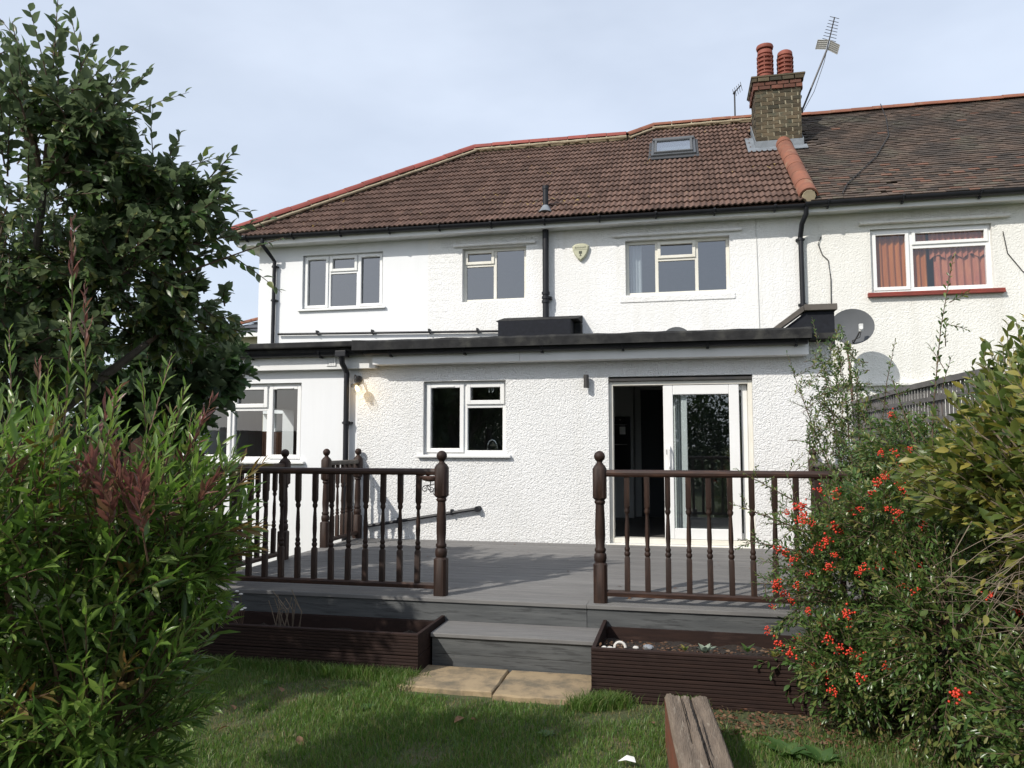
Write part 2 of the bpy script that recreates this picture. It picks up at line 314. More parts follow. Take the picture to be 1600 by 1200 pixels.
M['straw'] = leafmat('dry_grass', [(.22, .17, .075), (.15, .13, .05), (.28, .22, .11)], .8, .2)
M['deadleaf'] = leafmat('dead_leaf', [(.15, .065, .03), (.10, .05, .026), (.20, .11, .055), (.15, .10, .065)], .8, .15)
M['berry'] = surf('red_berry', (.66, .050, .020), (.50, .038, .016), rough=.35, scale=60, rand=.25)
M['flower'] = surf('white_petal', (.58, .56, .52), rough=.8)

# ------------------------------------------------------------------ ground
gm = surf('lawn_soil', (.050, .072, .022), (.080, .082, .034), rough=1, scale=5, c=(.16, .115, .065), cscale=1.8, cth=(.58, .72), bump=.8, bscale=60, bdist=.02)
tag(MB().add([(-600, -600, 0), (600, -600, 0), (600, 900, 0), (-600, 900, 0)], [(0, 1, 2, 3)]).build('ground', gm), kind='structure')

# ------------------------------------------------------------------ house
YE, YU, ZD = 9.35, 13.2, .43          # kitchen wall plane, upper wall plane, deck level
house = thing('house', (-2, YU, 0), 'white two-storey house with brown tiled hipped roof and single-storey flat-roofed extension', 'house')

def wall(name, x0, x1, z0, z1, holes, y, t, mat, parent=house, step=None):
    """wall facing -y with rectangular openings and their reveals, t thick"""
    xs = sorted({x0, x1, *[h[0] for h in holes], *[h[1] for h in holes]}); zs = sorted({z0, z1, *[h[2] for h in holes], *[h[3] for h in holes]})
    b = MB(); inside = lambda x, z: any(h[0] < x < h[1] and h[2] < z < h[3] for h in holes)
    for i in range(len(xs) - 1):
        for k in range(len(zs) - 1):
            if inside((xs[i]+xs[i+1])/2, (zs[k]+zs[k+1])/2): continue
            for yy, fl in ((y, 0), (y + t, 1)):
                q = [(xs[i], yy, zs[k]), (xs[i+1], yy, zs[k]), (xs[i+1], yy, zs[k+1]), (xs[i], yy, zs[k+1])]
                b.add(q, [(0, 1, 2, 3)] if not fl else [(3, 2, 1, 0)])
    for (a, c, d, e) in holes + [(x0, x1, z0, z1)]:
        b.add([(a, y, d), (a, y+t, d), (a, y+t, e), (a, y, e)], [(0, 1, 2, 3)]); b.add([(c, y, d), (c, y+t, d), (c, y+t, e), (c, y, e)], [(3, 2, 1, 0)])
        b.add([(a, y, e), (a, y+t, e), (c, y+t, e), (c, y, e)], [(0, 1, 2, 3)]); b.add([(a, y, d), (a, y+t, d), (c, y+t, d), (c, y, d)], [(3, 2, 1, 0)])
    me = bpy.data.meshes.new(name); w = wpos(parent)
    me.from_pydata([tuple(Vector(v) - w) for v in b.v], [], b.f); me.materials.append(mat)
    bm = bmesh.new(); bm.from_mesh(me); bmesh.ops.remove_doubles(bm, verts=bm.verts, dist=1e-4); bm.to_mesh(me); bm.free()
    return link(name, me, parent)

def window(parent, y, x0, x1, z0, z1, lights, mat, glass, sill=None, sillmat=None, fw=.055, rec=.07):
    """lights: (x0,x1,z0,z1,kind) with kind 'sash' or 'fixed'; sub-parts: sash, pane, sill, vent"""
    b = MB(); yf = y + rec
    b.frame(x0, x1, z0, z1, fw, yf, yf + .07)
    xs = sorted({l[0] for l in lights if abs(l[0] - x0) > .01})
    for x in xs: b.box(x - fw/2, x + fw/2, yf + .001, yf + .069, z0 + fw, z1 - fw)
    for l in lights:
        if l[2] - z0 > .01:
            a = l[0] + (fw if abs(l[0]-x0) < .01 else fw/2); c = l[1] - (fw if abs(l[1]-x1) < .01 else fw/2)
            b.box(a, c, yf + .002, yf + .068, l[2] - fw/2, l[2] + fw/2)
    win = b.build('window', mat, parent, bevel=.004)
    for (a, c, d, e, kd) in lights:
        a += fw*.55 if abs(a-x0) < .01 else fw*.3; c -= fw*.55 if abs(c-x1) < .01 else fw*.3
        d += fw*.55 if abs(d-z0) < .01 else fw*.3; e -= fw*.55 if abs(e-z1) < .01 else fw*.3
        if kd == 'sash':
            MB().frame(a, c, d, e, .052, yf - .022, yf + .03).build('sash', mat, win, bevel=.005)
            a += .05; c -= .05; d += .05; e -= .05
        else: a += .012; c -= .012; d += .012; e -= .012
        yg = yf + .035 + random.uniform(-.002, .002); tx, tz = random.uniform(-.004, .004), random.uniform(-.004, .004)
        p = MB().add([(a, yg, d), (c, yg + tx, d), (c, yg + tx + tz, e), (a, yg + tz, e)], [(0, 1, 2, 3)])
        p.build('pane', glass, win)
        if kd == 'sash' and e - d > .5 and sill != 'old':
            MB().box((a+c)/2 - .12, (a+c)/2 + .12, yf - .034, yf - .0225, e + .005, e + .022).build('trickle_vent', mat, win, bevel=.003)
    if sill and sill != 'old':
        MB().box(x0 - .07, x1 + .07, y - .055, yf + .01, z0 - .035, z0 - .001).build('sill', sillmat or mat, win, bevel=.006)
    return win
# openings
WA = (-6.95, -5.33, 4.16, 5.20); WB = (-3.80, -2.62, 4.18, 5.16); WC = (-.87, .87, 4.18, 5.14)
WL = (-6.50, -4.90, 1.40, 2.44); WK = (-3.20, -2.12, 1.49, 2.425); WD = (-.84, .84, .44, 2.44)
XS = -4.45
wall('rendered_wall', -7.86, XS, 2.2, 5.42, [WA], YU, .28, M['render'])
wall('pebbledash_wall', XS, 2.03, 2.2, 5.42, [WB, WC], YU, .28, M['dash_up'])
wall('rendered_wall', -6.66, -4.10, 0, 2.80, [WL], YE, .25, M['render'])
wall('pebbledash_wall', -4.10, 1.72, 0, 2.80, [WK, WD], YE, .25, M['dash'])
MB().box(-7.86, -7.60, YU + .281, 20.5, 0, 5.42).box(-7.86, 2.03, 20.5, 20.7, 0, 5.42).build('side_wall', M['render'], house)
MB().box(1.50, 1.72, YE + .251, YU - .001, 0, 2.80).build('side_wall', M['dash'], house)
b = MB(); b.box(-6.66, -6.45, YE + .251, YE + 1.7, 0, 2.8).box(-6.66, -6.45, YE + 2.7, YU - .001, 0, 2.8).box(-6.66, -6.45, YE + 1.7, YE + 2.7, 0, 1.2).box(-6.66, -6.45, YE + 1.7, YE + 2.7, 2.2, 2.8)  # opening in this unseen wall is added to let sun into the wing room
b.build('side_wall', M['render'], house)
# chased strip of old brickwork ghosting through the paint
for r in range(17):
    for k in range(2):
        if random.random() < .3: continue
        x = XS + .03 + k * .24 + (r % 2) * .11; dd = random.uniform(.001, .003)
        MB().box(x, x + random.uniform(.10, .20), YU - dd, YU + .01, 3.62 + r * .1, 3.62 + r * .1 + .065).build('brick_ghost', M['dash_up'], house, bevel=.004)
b = MB(); b.tube([(1.30, YU - .012, 5.38), (1.31, YU - .012, 4.6), (1.32, YU - .012, 2.95)], .006, 6); b.build('wall_cable', M['plastic_w'], house)
# windows
window(house, YU, *WA, [(-6.95, -6.43, 4.16, 5.20, 'sash'), (-6.43, -5.85, 4.16, 4.86, 'fixed'), (-6.43, -5.85, 4.86, 5.20, 'sash'), (-5.85, -5.33, 4.16, 5.20, 'sash')], M['upvc'], M['glass_up'], True)
window(house, YU, *WB, [(-3.80, -3.21, 4.18, 4.86, 'fixed'), (-3.80, -3.21, 4.86, 5.16, 'sash'), (-3.21, -2.62, 4.18, 5.16, 'fixed')], M['upvc_old'], M['glass_up'], 'old', rec=.10)
window(house, YU, *WC, [(-.87, -.34, 4.18, 5.14, 'fixed'), (-.34, .33, 4.18, 4.80, 'fixed'), (-.34, .33, 4.80, 5.14, 'sash'), (.33, .87, 4.18, 5.14, 'fixed')], M['upvc_old'], M['glass_up'], 'old', rec=.10)
window(house, YE, *WL, [(-6.50, -5.95, 1.40, 2.44, 'sash'), (-5.95, -5.41, 1.40, 2.10, 'fixed'), (-5.95, -5.41, 2.10, 2.44, 'sash'), (-5.41, -4.90, 1.40, 2.44, 'sash')], M['upvc'], M['glass'], True)
wk = window(house, YE, *WK, [(-3.20, -2.66, 1.49, 2.425, 'sash'), (-2.66, -2.12, 1.49, 2.11, 'fixed'), (-2.66, -2.12, 2.11, 2.425, 'sash')], M['upvc'], M['glass'], True)
for x0, x1, z in ((-3.96, -2.44, 5.185), (-1.08, 1.08, 5.20)):
    MB().box(x0, x1, YU - .07, YU + .01, z, z + .045).build('drip_ledge', M['dash_up'], house, bevel=.012)
MB().box(-.97, .95, YU - .016, YU + .01, 4.05, 4.16).build('rough_sill', M['dash_up'], house, bevel=.014)
# roof edge of the two-storey part: soffit, fascia, gutter
EX0, EX1 = -8.16, 2.06
MB().box(EX0, EX1, 12.93, YU + .02, 5.385, 5.40).box(EX0, -7.87, YU + .021, 20.6, 5.385, 5.40).build('soffit', M['fascia'], house)
MB().box(EX0 - .02, EX1, 12.905, 12.929, 5.37, 5.545).build('fascia', M['fascia'], house, bevel=.003)
MB().box(EX0 - .02, EX0 - .001, 12.93, 20.6, 5.37, 5.545).build('fascia', M['fascia'], house)
def gutter(name, x0, x1, y, z, r, parent, mat, drop=0, brk=.95):
    n = 10; poly = [(y - r * math.cos(math.pi * k / n), -r * math.sin(math.pi * k / n)) for k in range(n + 1)]
    inn = [(y - r * .86 * math.cos(math.pi * k / n), -r * .86 * math.sin(math.pi * k / n)) for k in range(n, -1, -1)]
    pg = poly + inn; m = len(pg); vs_ = [(x0, a, z + c) for a, c in pg] + [(x1, a, z + c - drop) for a, c in pg]
    fs_ = [(i, (i+1) % m, (i+1) % m + m, i + m) for i in range(m)] + [tuple(range(m))[::-1], tuple(range(m, 2*m))]
    g = MB().add(vs_, fs_).build(name, mat, parent, smooth=True)
    k = x0 + .35
    while k < x1:
        zz = z - drop * (k - x0) / (x1 - x0); q = MB()
        q.tube([(k, y - r * 1.12 * math.cos(a), zz - r * 1.12 * math.sin(a)) for a in [math.pi * i / 8 for i in range(9)]], .011, 6)
        q.box(k - .014, k + .014, y - .01, y + r + .03, zz - r * 1.35, zz - r * 1.1).box(k - .018, k + .018, y - r * 1.3, y - r * .95, zz - .012, zz + .012)
        q.build('gutter_bracket', mat, g); k += brk
    return g
gutter('gutter', EX0 - .12, 2.02, 12.84, 5.525, .062, house, M['black'], .05)
# roof of the two-storey part
PIT = R(38); TP = math.tan(PIT); YEV, ZEV = 12.82, 5.535
def rz(y): return ZEV + (y - YEV) * TP
HIP0 = (-8.20, YEV); HIP1 = (-4.36, 16.09); RX2 = -1.0; RIDGE2 = 16.09; RIDGE1 = 16.52; RX1 = -.47; RXE = 2.06
b = MB(); dz = .05
pts = [(HIP0[0], YEV), (HIP1[0], RIDGE2), (RX2, RIDGE2), (RX1, RIDGE1), (RXE, RIDGE1), (RXE, YEV)]
b.add([(x, y, rz(y) - dz) for x, y in pts], [tuple(range(6))[::-1]])
b.add([(HIP0[0], YEV, rz(YEV) - dz), (HIP1[0], RIDGE2, rz(RIDGE2) - dz), (HIP1[0], 17.4, rz(RIDGE2) - dz), (HIP0[0], 20.8, rz(YEV) - dz)], [(0, 1, 2, 3)])
b.add([(HIP1[0], RIDGE2, rz(RIDGE2) - dz), (RXE, RIDGE1, rz(RIDGE2) - dz), (RXE, 20.8, rz(YEV) - dz), (HIP0[0], 20.8, rz(YEV) - dz), (HIP1[0], 17.4, rz(RIDGE2) - dz)], [(0, 1, 2, 3, 4)])
b.add([(RX2, RIDGE2, rz(RIDGE2) - dz), (RX1, RIDGE1, rz(RIDGE1) - dz), (RXE, RIDGE1, rz(RIDGE1) - dz), (RXE, 17.6, rz(RIDGE2) - dz - .2), (RX2, 17.6, rz(RIDGE2) - dz - .2)], [(0, 1, 2, 3, 4)])
roof = b.build('roof', M['tile'], house)
SLOPE = Matrix(((1, 0, 0), (0, math.cos(PIT), -math.sin(PIT)), (0, math.sin(PIT), math.cos(PIT))))   # columns: across, up the slope, normal
def tile_geo(w, L, rolls, amp, th, seg=6):
    vs_, fs_ = [], []; n = rolls * seg
    for v in (0, 1):
        for i in range(n + 1):
            t = (i % seg) / seg if i < n else 0
            h = amp * (.5 - .5 * math.cos(2 * math.pi * t)) ** 1.0
            vs_.append((w * i / n, L * v, h + (th + .012 if v == 0 else .004)))
    for i in range(n + 1):
        vs_.append((vs_[i][0], 0.004, vs_[i][2] - th))
    m = n + 1
    for i in range(n): fs_ += [(i, i + 1, m + i + 1, m + i), (2*m + i, 2*m + i + 1, i + 1, i)]
    fs_ += [(0, m, 2*m), (n, 2*m + n, m + n)]
    return vs_, fs_
def place_pieces(kind, places, geo, mat, parent, limit=300, smooth=False):
    """places: (4x4 matrix, clip or None); the largest in view become objects of their own, the rest one joined part"""
    me0 = bpy.data.meshes.new(kind); me0.from_pydata(*[geo[0], [], geo[1]]); me0.materials.append(mat)
    if smooth: me0.polygons.foreach_set('use_smooth', [True] * len(me0.polygons))
    places.sort(key=lambda q: (q[0].translation - cam.location).length); w = wpos(parent); rest = MB()
    for i, (mt, clip) in enumerate(places):
        me = me0
        if clip:
            bm = bmesh.new(); bm.from_mesh(me0); bm.transform(mt)
            for co, no in clip: bmesh.ops.bisect_plane(bm, geom=bm.verts[:] + bm.edges[:] + bm.faces[:], plane_co=co, plane_no=no, clear_outer=True)
            if not bm.verts: bm.free(); continue
            bm.transform(mt.inverted()); me = bpy.data.meshes.new(kind); bm.to_mesh(me); bm.free(); me.materials.append(mat)
        if i < limit:
            o = link(kind, me, parent); o.matrix_local = Matrix.Translation(-w) @ mt
        else: rest.add([mt @ v.co for v in me.vertices], [tuple(p.vertices) for p in me.polygons])
    if rest.v:
        o = rest.build(kind + 's_upper', mat, parent); o['kind'] = 'stuff'
TW, TG, TL = .19, .262, .31
geo = tile_geo(TW, TL, 2, .027, .026); places = []
hipn = Vector((-(HIP1[1]-HIP0[1]), HIP1[0]-HIP0[0], 0)).normalized()         # outward over the hip
skn = Vector((-(RIDGE1-RIDGE2), RX1-RX2, 0)).normalized()
SKY = (-.46, .40, 14.96, 15.72)
for r in range(20):
    s0 = r * TG; y0 = YEV - .03 + s0 * math.cos(PIT); yt = y0 + TG * math.cos(PIT)
    for k in range(56):
        x = RXE - .02 - (k + 1) * TW; xc, yc = x + TW / 2, y0 + .1
        top = RIDGE2 if xc < RX2 else (RIDGE1 if xc > RX1 else RIDGE2 + (xc - RX2) / (RX1 - RX2) * (RIDGE1 - RIDGE2))
        if yc > top + .02: continue
        if (Vector((x + TW, y0, 0)) - Vector((*HIP0, 0))).dot(hipn) > 0: continue
        if SKY[0] - .01 < xc < SKY[1] + .01 and SKY[2] - .12 < yc < SKY[3] - .02: continue
        if 1.52 < xc and 14.98 < yc < 15.95: continue
        clip = []
        if (Vector((x, yt + .05, 0)) - Vector((*HIP0, 0))).dot(hipn) > -.02: clip.append((Vector((*HIP0, 0)), hipn))
        if yt + .05 > top - .02: clip.append((Vector((0, top, 0)), Vector((0, 1, 0))))
        mt = Matrix.Translation((x, y0, rz(y0) - .01 + random.uniform(-.002, .003))) @ (SLOPE @ Matrix.Rotation(random.gauss(0, .004), 3, 'Z')).to_4x4()
        places.append((mt, clip))
place_pieces('roof_tile', places, geo, M['tile'], roof)
# ridge and hip cappings
def cap_run(name, p0, p1, L, r, mat, parent, mort=None, sag=0, prof=.80, n=8, gap=.012):
    p0, p1 = Vector(p0), Vector(p1); d = p1 - p0; cnt = max(1, round(d.length / L)); t = d.normalized(); side = t.cross(Vector((0, 0, 1))).normalized(); up = side.cross(t)
    for i in range(cnt):
        a = p0 + d * (i / cnt) + t * gap / 2; c = p0 + d * ((i + 1) / cnt) - t * gap / 2; j = random.uniform(-.006, .006); q = []
        for p, k in ((a, 1.0), (c, .97)):
            for m_ in range(n + 1):
                an = math.pi * m_ / n; q.append(p + side * (math.cos(an) * r * k) + up * (math.sin(an) * r * prof * k + j))
            for m_ in range(n, -1, -1):
                an = math.pi * m_ / n; q.append(p + side * (math.cos(an) * r * k * .86) + up * (math.sin(an) * r * prof * k * .8 + j - .004))
        m2 = 2 * (n + 1); fs_ = [(k, (k+1) % m2, (k+1) % m2 + m2, k + m2) for k in range(m2)] + [tuple(range(m2))[::-1], tuple(range(m2, 2*m2))]
        MB().add(q, fs_).build(name, mat, parent, smooth=True)
    if mort:
        m_ = MB(); m_.tube([p0 - up * r * .35, p1 - up * r * .35], r * .6, 8); k = max(2, int(d.length / .12))
        for sgn in (1, -1):
            m_.tube([p0 + d * (i / k) + side * sgn * (r * .98 + random.uniform(-.010, .012)) - up * .055 for i in range(k + 1)], [r * .17 + random.uniform(0, .010) for i in range(k + 1)], 7)
        for i in range(1, cnt): m_.tube([p0 + d * (i / cnt) - t * .012 - up * r * .24, p0 + d * (i / cnt) + t * .012 - up * r * .24], r * .92, 12)
        m_.build('ridge_mortar', mort, parent)
U = .085
cap_run('hip_tile', (HIP0[0] - .02, HIP0[1] - .02, rz(HIP0[1]) + U), (HIP1[0], HIP1[1], rz(HIP1[1]) + U), .42, .135, M['red_ridge'], roof, M['mortar'])
cap_run('ridge_tile', (HIP1[0], RIDGE2, rz(RIDGE2) + U), (RX2, RIDGE2, rz(RIDGE2) + U), .42, .135, M['red_ridge'], roof, M['mortar'])
cap_run('ridge_tile', (RX2, RIDGE2, rz(RIDGE2) + U), (RX1, RIDGE1, rz(RIDGE1) + U), .36, .11, M['old_ridge'], roof, M['mortar'])
cap_run('ridge_tile', (RX1, RIDGE1, rz(RIDGE1) + U), (2.0, RIDGE1, rz(RIDGE1) + U), .42, .11, M['old_ridge'], roof, M['mortar'])
# big half-round tiles down the party line
cap_run('party_line_tile', (2.09, YEV - .02, rz(YEV) + .06), (2.02, 15.25, rz(15.25) + .06), .42, .15, M['old_ridge'], roof, None, prof=.95, n=12, gap=.004)
MB().rings([(0, .14, 0), (.05, .12, 0)], 0, 0, 12)
b = MB(); b.tube([(2.09, YEV - .05, rz(YEV) + .05), (2.09, YEV + .1, rz(YEV) + .12)], [.10, .13], 10); b.build('mortar_plug', M['mortar'], roof)
# roof window
b = MB(); L = Matrix.Translation((SKY[0], SKY[2], rz(SKY[2]))) @ SLOPE.to_4x4(); sw, sl = SKY[1] - SKY[0], (SKY[3] - SKY[2]) / math.cos(PIT)
def sbox(bb, a0, a1, c0, c1, h0, h1):
    t_ = MB().box(a0, a1, c0, c1, h0, h1); bb.add([L @ Vector(v) for v in t_.v], t_.f)
for (a0, a1, c0, c1) in ((0, .055, 0, sl), (sw - .055, sw, 0, sl), (.055, sw - .055, 0, .07), (.055, sw - .055, sl - .08, sl)): sbox(b, a0, a1, c0, c1, -.05, .085)
rw = b.build('roof_window', surf('grey_aluminium', (.10, .105, .11), (.085, .09, .095), rough=.45, metal=.3), house, bevel=.008)
b = MB()
for (a0, a1, c0, c1) in ((.058, .105, .075, sl - .085), (sw - .105, sw - .058, .075, sl - .085), (.105, sw - .105, .075, .125), (.105, sw - .105, sl - .135, sl - .085)): sbox(b, a0, a1, c0, c1, .03, .118)
sbox(b, .02, sw - .02, sl - .12, sl + .01, .101, .125)
b.build('sash', M['dish'], rw, bevel=.006)
b = MB(); sbox(b, .105, sw - .105, .125, sl - .135, .085, .095); b.build('pane', M['glass_up'], rw)
b = MB(); sbox(b, .1, sw - .1, .12, sl - .13, -.04, -.03); b.build('blind', M['blind'], rw)
b = MB(); sbox(b, -.06, sw + .06, -.13, -.005, .03, .045); sbox(b, -.05, -.005, 0, sl, .03, .05); sbox(b, sw + .005, sw + .05, 0, sl, .03, .05); b.build('flashing', M['darkgrey'], rw)
# vent pipe through the tiles and soil stack below
b = MB(); b.tube([(-2.24, 13.05, 5.6), (-2.24, 13.05, 6.12)], .05, 14); b.tube([(-2.24, 13.05, 6.10), (-2.24, 13.05, 6.16)], .058, 14); b.build('vent_pipe', M['black'], house, smooth=True)
b = MB(); b.tube([(-2.24, 13.02, 5.66), (-2.24, 13.05, 5.80)], [.13, .055], 14); b.build('lead_slate', M['lead'], house, smooth=True)
b = MB(); b.tube([(-2.25, YU - .11, 5.40), (-2.25, YU - .11, 3.70)], .056, 14)
for z in (4.28, 4.13, 4.20): b.tube([(-2.25, YU - .11, z), (-2.25, YU - .11, z - .045)], .071, 14)
b.box(-2.30, -2.15, YU - .1, YU, 4.15, 4.2)
b.build('soil_stack', M['black'], house, smooth=True)
# boxed-in pipe upstand on the flat roof
MB().box(-2.98, -1.74, 12.55, 13.05, 2.95, 3.70).build('pipe_boxing', M['boxfelt'], house, bevel=.006)
b = MB(); b.add([(-3.02, 12.56, 3.71), (-1.62, 12.56, 3.71), (-1.62, YU - .01, 3.86), (-3.02, YU - .01, 3.86), (-3.02, 12.56, 3.703), (-1.62, 12.56, 3.703), (-1.62, YU - .01, 3.72), (-3.02, YU - .01, 3.72)],
    [(0, 1, 2, 3), (4, 7, 6, 5), (0, 4, 5, 1), (1, 5, 6, 2), (2, 6, 7, 3), (3, 7, 4, 0)])
b.box(-1.735, -1.62, 12.95, YU - .012, 2.95, 3.70); b.build('boxing_flashing', M['felt'], house, bevel=.004)
# horizontal waste pipe, downpipes
b = MB(); b.tube([(-7.40, YU - .06, 3.70), (-3.0, YU - .06, 3.62)], .021, 8)
for x in (-6.6, -5.5, -4.4, -3.5): b.box(x - .012, x + .012, YU - .09, YU, 3.60 + (-3 - x) * .018, 3.68 + (-3 - x) * .018)
b.build('waste_pipe', M['black'], house)
def downpipe(pts, r, brks, parent, y, mat=None):
    b = MB(); b.tube(pts, r, 12)
    for (x, z) in brks: b.tube([(x, pts[-1][1], z - .02), (x, pts[-1][1], z + .02)], r * 1.22, 12); b.box(x - r * 1.7, x + r * 1.7, pts[-1][1], y, z - .012, z + .012)
    return b.build('downpipe', mat or M['black'], parent, smooth=True)
downpipe([(-7.60, 12.84, 5.47), (-7.60, 12.84, 5.36), (-7.54, 12.95, 5.24), (-7.50, YU - .07, 5.10), (-7.50, YU - .07, 2.90)], .036, [(-7.50, 4.35), (-7.50, 5.0), (-7.50, 3.2)], house, YU)
downpipe([(-4.225, 9.10, 2.78), (-4.225, 9.13, 2.66), (-4.225, YE - .075, 2.55), (-4.22, YE - .075, .3)], .036, [(-4.22, 1.9), (-4.22, .9)], house, YE)
b = MB(); b.tube([(-3.95, YE - .05, .575), (-2.46, YE - .05, .825)], .021, 8); b.tube([(-2.47, YE - .075, .822), (-2.455, YE, .825)], .035, 10)
for x in (-3.5, -2.80): b.box(x - .01, x + .01, YE - .075, YE, .60 + (x + 3.95) * .168 - .05, .60 + (x + 3.95) * .168 + .02)
b.build('waste_pipe', M['black'], house)
# air bricks
def airbrick(x0, x1, z0, z1, y):
    b = MB(); b.frame(x0, x1, z0, z1, .014, y - .012, y + .02); n = 6
    for i in range(1, n): x = x0 + (x1 - x0) * i / n; b.box(x - .006, x + .006, y - .009, y + .02, z0 + .014, z1 - .014)
    for i in range(1, 5): z = z0 + (z1 - z0) * i / 5; b.box(x0 + .014, x1 - .014, y - .007, y + .02, z - .006, z + .006)
    b.build('air_vent', M['fascia'], house)
airbrick(-4.20, -4.0, 5.20, 5.34, YU); airbrick(-4.49, -4.36, 2.46 + .18, 2.78 - .01, YE - .117)
# flat roofs of the extension and side wing
MB().box(-6.9, -3.86, 9.10, YU - .002, 2.805, 2.86).box(-6.9, -3.86, 9.02, 9.20, 2.861, 2.935).build('flat_roof', M['felt'], house, bevel=.015)
b = MB(); b.box(-3.858, 1.74, 9.10, YU - .003, 2.806, 2.87)
n = 40; vs_ = []
for i in range(n + 1):      # slightly wavy felt kerb
    x = -3.83 + (1.45 + 3.83) * i / n; w_ = random.uniform(-.004, .004); h_ = 2.925 + random.uniform(-.006, .006)
    vs_ += [(x, 8.96 + w_, 2.80), (x, 8.955 + w_, 2.90 + w_), (x, 8.975 + w_, h_), (x, 9.16, h_ + .004), (x, 9.16, 2.80)]
b.add(vs_, [(i*5+q, i*5+q+1, (i+1)*5+q+1, (i+1)*5+q) for i in range(n) for q in range(4)] + [(0, 1, 2, 3, 4), tuple(n*5+q for q in (4, 3, 2, 1, 0))])
b.build('flat_roof', M['felt'], house)
b = MB(); b.add([(-4.05, 9.021, 2.94), (-3.83, 8.965, 2.925), (-3.83, 8.965, 2.80), (-4.05, 9.021, 2.81), (-4.05, 9.3, 2.94), (-3.83, 9.3, 2.93)], [(0, 1, 2, 3), (0, 4, 5, 1)]); b.build('felt_lap', M['felt'], house)
MB().box(-6.85, -3.82, 9.235, YE - .002, 2.60, 2.80).build('fascia', M['fascia'], house, bevel=.003)
MB().box(-3.815, -1.9, 9.14, YE - .002, 2.635, 2.80).build('fascia', M['fascia'], house, bevel=.003)
MB().box(-1.897, 1.44, 9.14, YE - .002, 2.635, 2.80).build('fascia', M['fascia'], house, bevel=.003)
gutter('gutter', -6.9, -3.95, 9.165, 2.815, .055, house, M['black'], .0, 1.0)
gutter('gutter', -3.90, 1.42, 9.075, 2.80, .055, house, M['black'], .0, .97)
MB().box(-4.30, -4.15, 9.06, 9.19, 2.74, 2.82).build('gutter_outlet', M['black'], house, bevel=.01)
# party parapet by the flat roof
MB().prism([(1.02, 2.875), (1.62, 3.33), (1.97, 3.35), (1.97, 2.875)], 10.45, 10.75).build('parapet', M['boxfelt'], house)
MB().add([(1.00, 10.40, 2.90), (1.60, 10.40, 3.34), (1.60, 10.80, 3.34), (1.00, 10.80, 2.90), (.96, 10.40, 2.95), (1.585, 10.40, 3.41), (1.585, 10.80, 3.41), (.96, 10.80, 2.95)],
    [(0, 3, 2, 1), (4, 5, 6, 7), (0, 1, 5, 4), (2, 3, 7, 6), (0, 4, 7, 3), (1, 2, 6, 5)]).box(1.602, 2.0, 10.39, 10.81, 3.345, 3.425).build('coping', M['weather'], house, bevel=.006)
# rooms behind the openings
def room(x0, x1, y0, y1, z0, z1, mat, floor, name='room_lining'):
    b = MB(); v = [(x0,y0,z0),(x1,y0,z0),(x1,y1,z0),(x0,y1,z0),(x0,y0,z1),(x1,y0,z1),(x1,y1,z1),(x0,y1,z1)]
    b.add(v, [(4, 5, 6, 7), (1, 2, 6, 5), (2, 3, 7, 6), (3, 0, 4, 7)]); b.build(name, mat, house)
    MB().add([(x0, y0, z0 + .002), (x1, y0, z0 + .002), (x1, y1, z0 + .002), (x0, y1, z0 + .002)], [(0, 1, 2, 3)]).build('room_floor', floor, house)
for a, c in ((-7.58, -4.6), (-4.5, -2.0), (-1.9, 1.95)): room(a, c, YU + .283, 16.6, 3.0, 5.38, M['inner'], M['inner_floor'])
room(-4.05, 1.49, YE + .253, 12.6, ZD + .03, 2.72, M['inner'], M['inner_floor'])
b = MB(); b.box(-6.44, -4.3, 12.9, 12.95, ZD, 2.78); b.build('room_lining', surf('cream_backing', (.34, .33, .24), rough=.9), house)  # cream backing added to give the wing panes their pale tone
MB().box(-6.44, -4.3, YE + .26, 12.9, ZD, ZD + .02).build('room_floor', M['inner_floor'], house)
MB().box(-6.44, -4.3, 12.60, 12.899, ZD + .021, 1.25).build('low_brown_backing', surf('brown_backing', (.16, .08, .04), rough=.6), house)  # brown box added for the low brown tone in the wing panes
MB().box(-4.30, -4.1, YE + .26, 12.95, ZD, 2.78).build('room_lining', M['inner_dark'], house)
# patio door: frame, fixed leaf behind on the right, sliding leaf pushed half open
b = MB(); x0, x1, z0, z1 = WD; yf = YE + .055
b.frame(x0, x1, z0, z1 - .055, .05, yf, yf + .16, wb=.06)
pd = b.build('patio_door', M['upvc_old'], house, bevel=.006)
MB().box(x0 + .002, x1 - .002, YE + .012, yf + .12, z1 - .053, z1 - .022).build('head_track', M['darkmetal'], pd)
MB().box(x0 - .03, x1 + .03, YE - .03, yf + .05, z0 - .045, z0 - .003).build('threshold', M['upvc_old'], pd, bevel=.006)
def leaf(name, a, c, d, e, y, st, parent, glass=True):
    m = MB().frame(a, c, d, e, st, y, y + .05, wb=st * 1.1).build(name, M['upvc'], parent, bevel=.007)
    MB().add([(a+st, y+.025, d+st), (c-st, y+.025, d+st), (c-st, y+.025, e-st), (a+st, y+.025, e-st)], [(0, 1, 2, 3)]).build('pane', M['glass'], m); return m
leaf('fixed_leaf', .02, x1 - .051, z0 + .061, z1 - .106, yf + .085, .07, pd)
sl_ = leaf('sliding_leaf', -.19, .69, z0 + .062, z1 - .108, yf + .012, .115, pd)
b = MB(); b.box(-.150, -.115, yf - .012, yf + .011, 1.30, 1.60); b.tube([(-.122, yf - .010, 1.33), (-.122, yf - .045, 1.36), (-.122, yf - .045, 1.56), (-.122, yf - .010, 1.59)], .009, 8); b.build('handle', M['upvc'], sl_)
MB().box(-.158, -.152, yf - .004, yf + .0115, 1.50, 1.56).build('lock', M['darkmetal'], sl_)
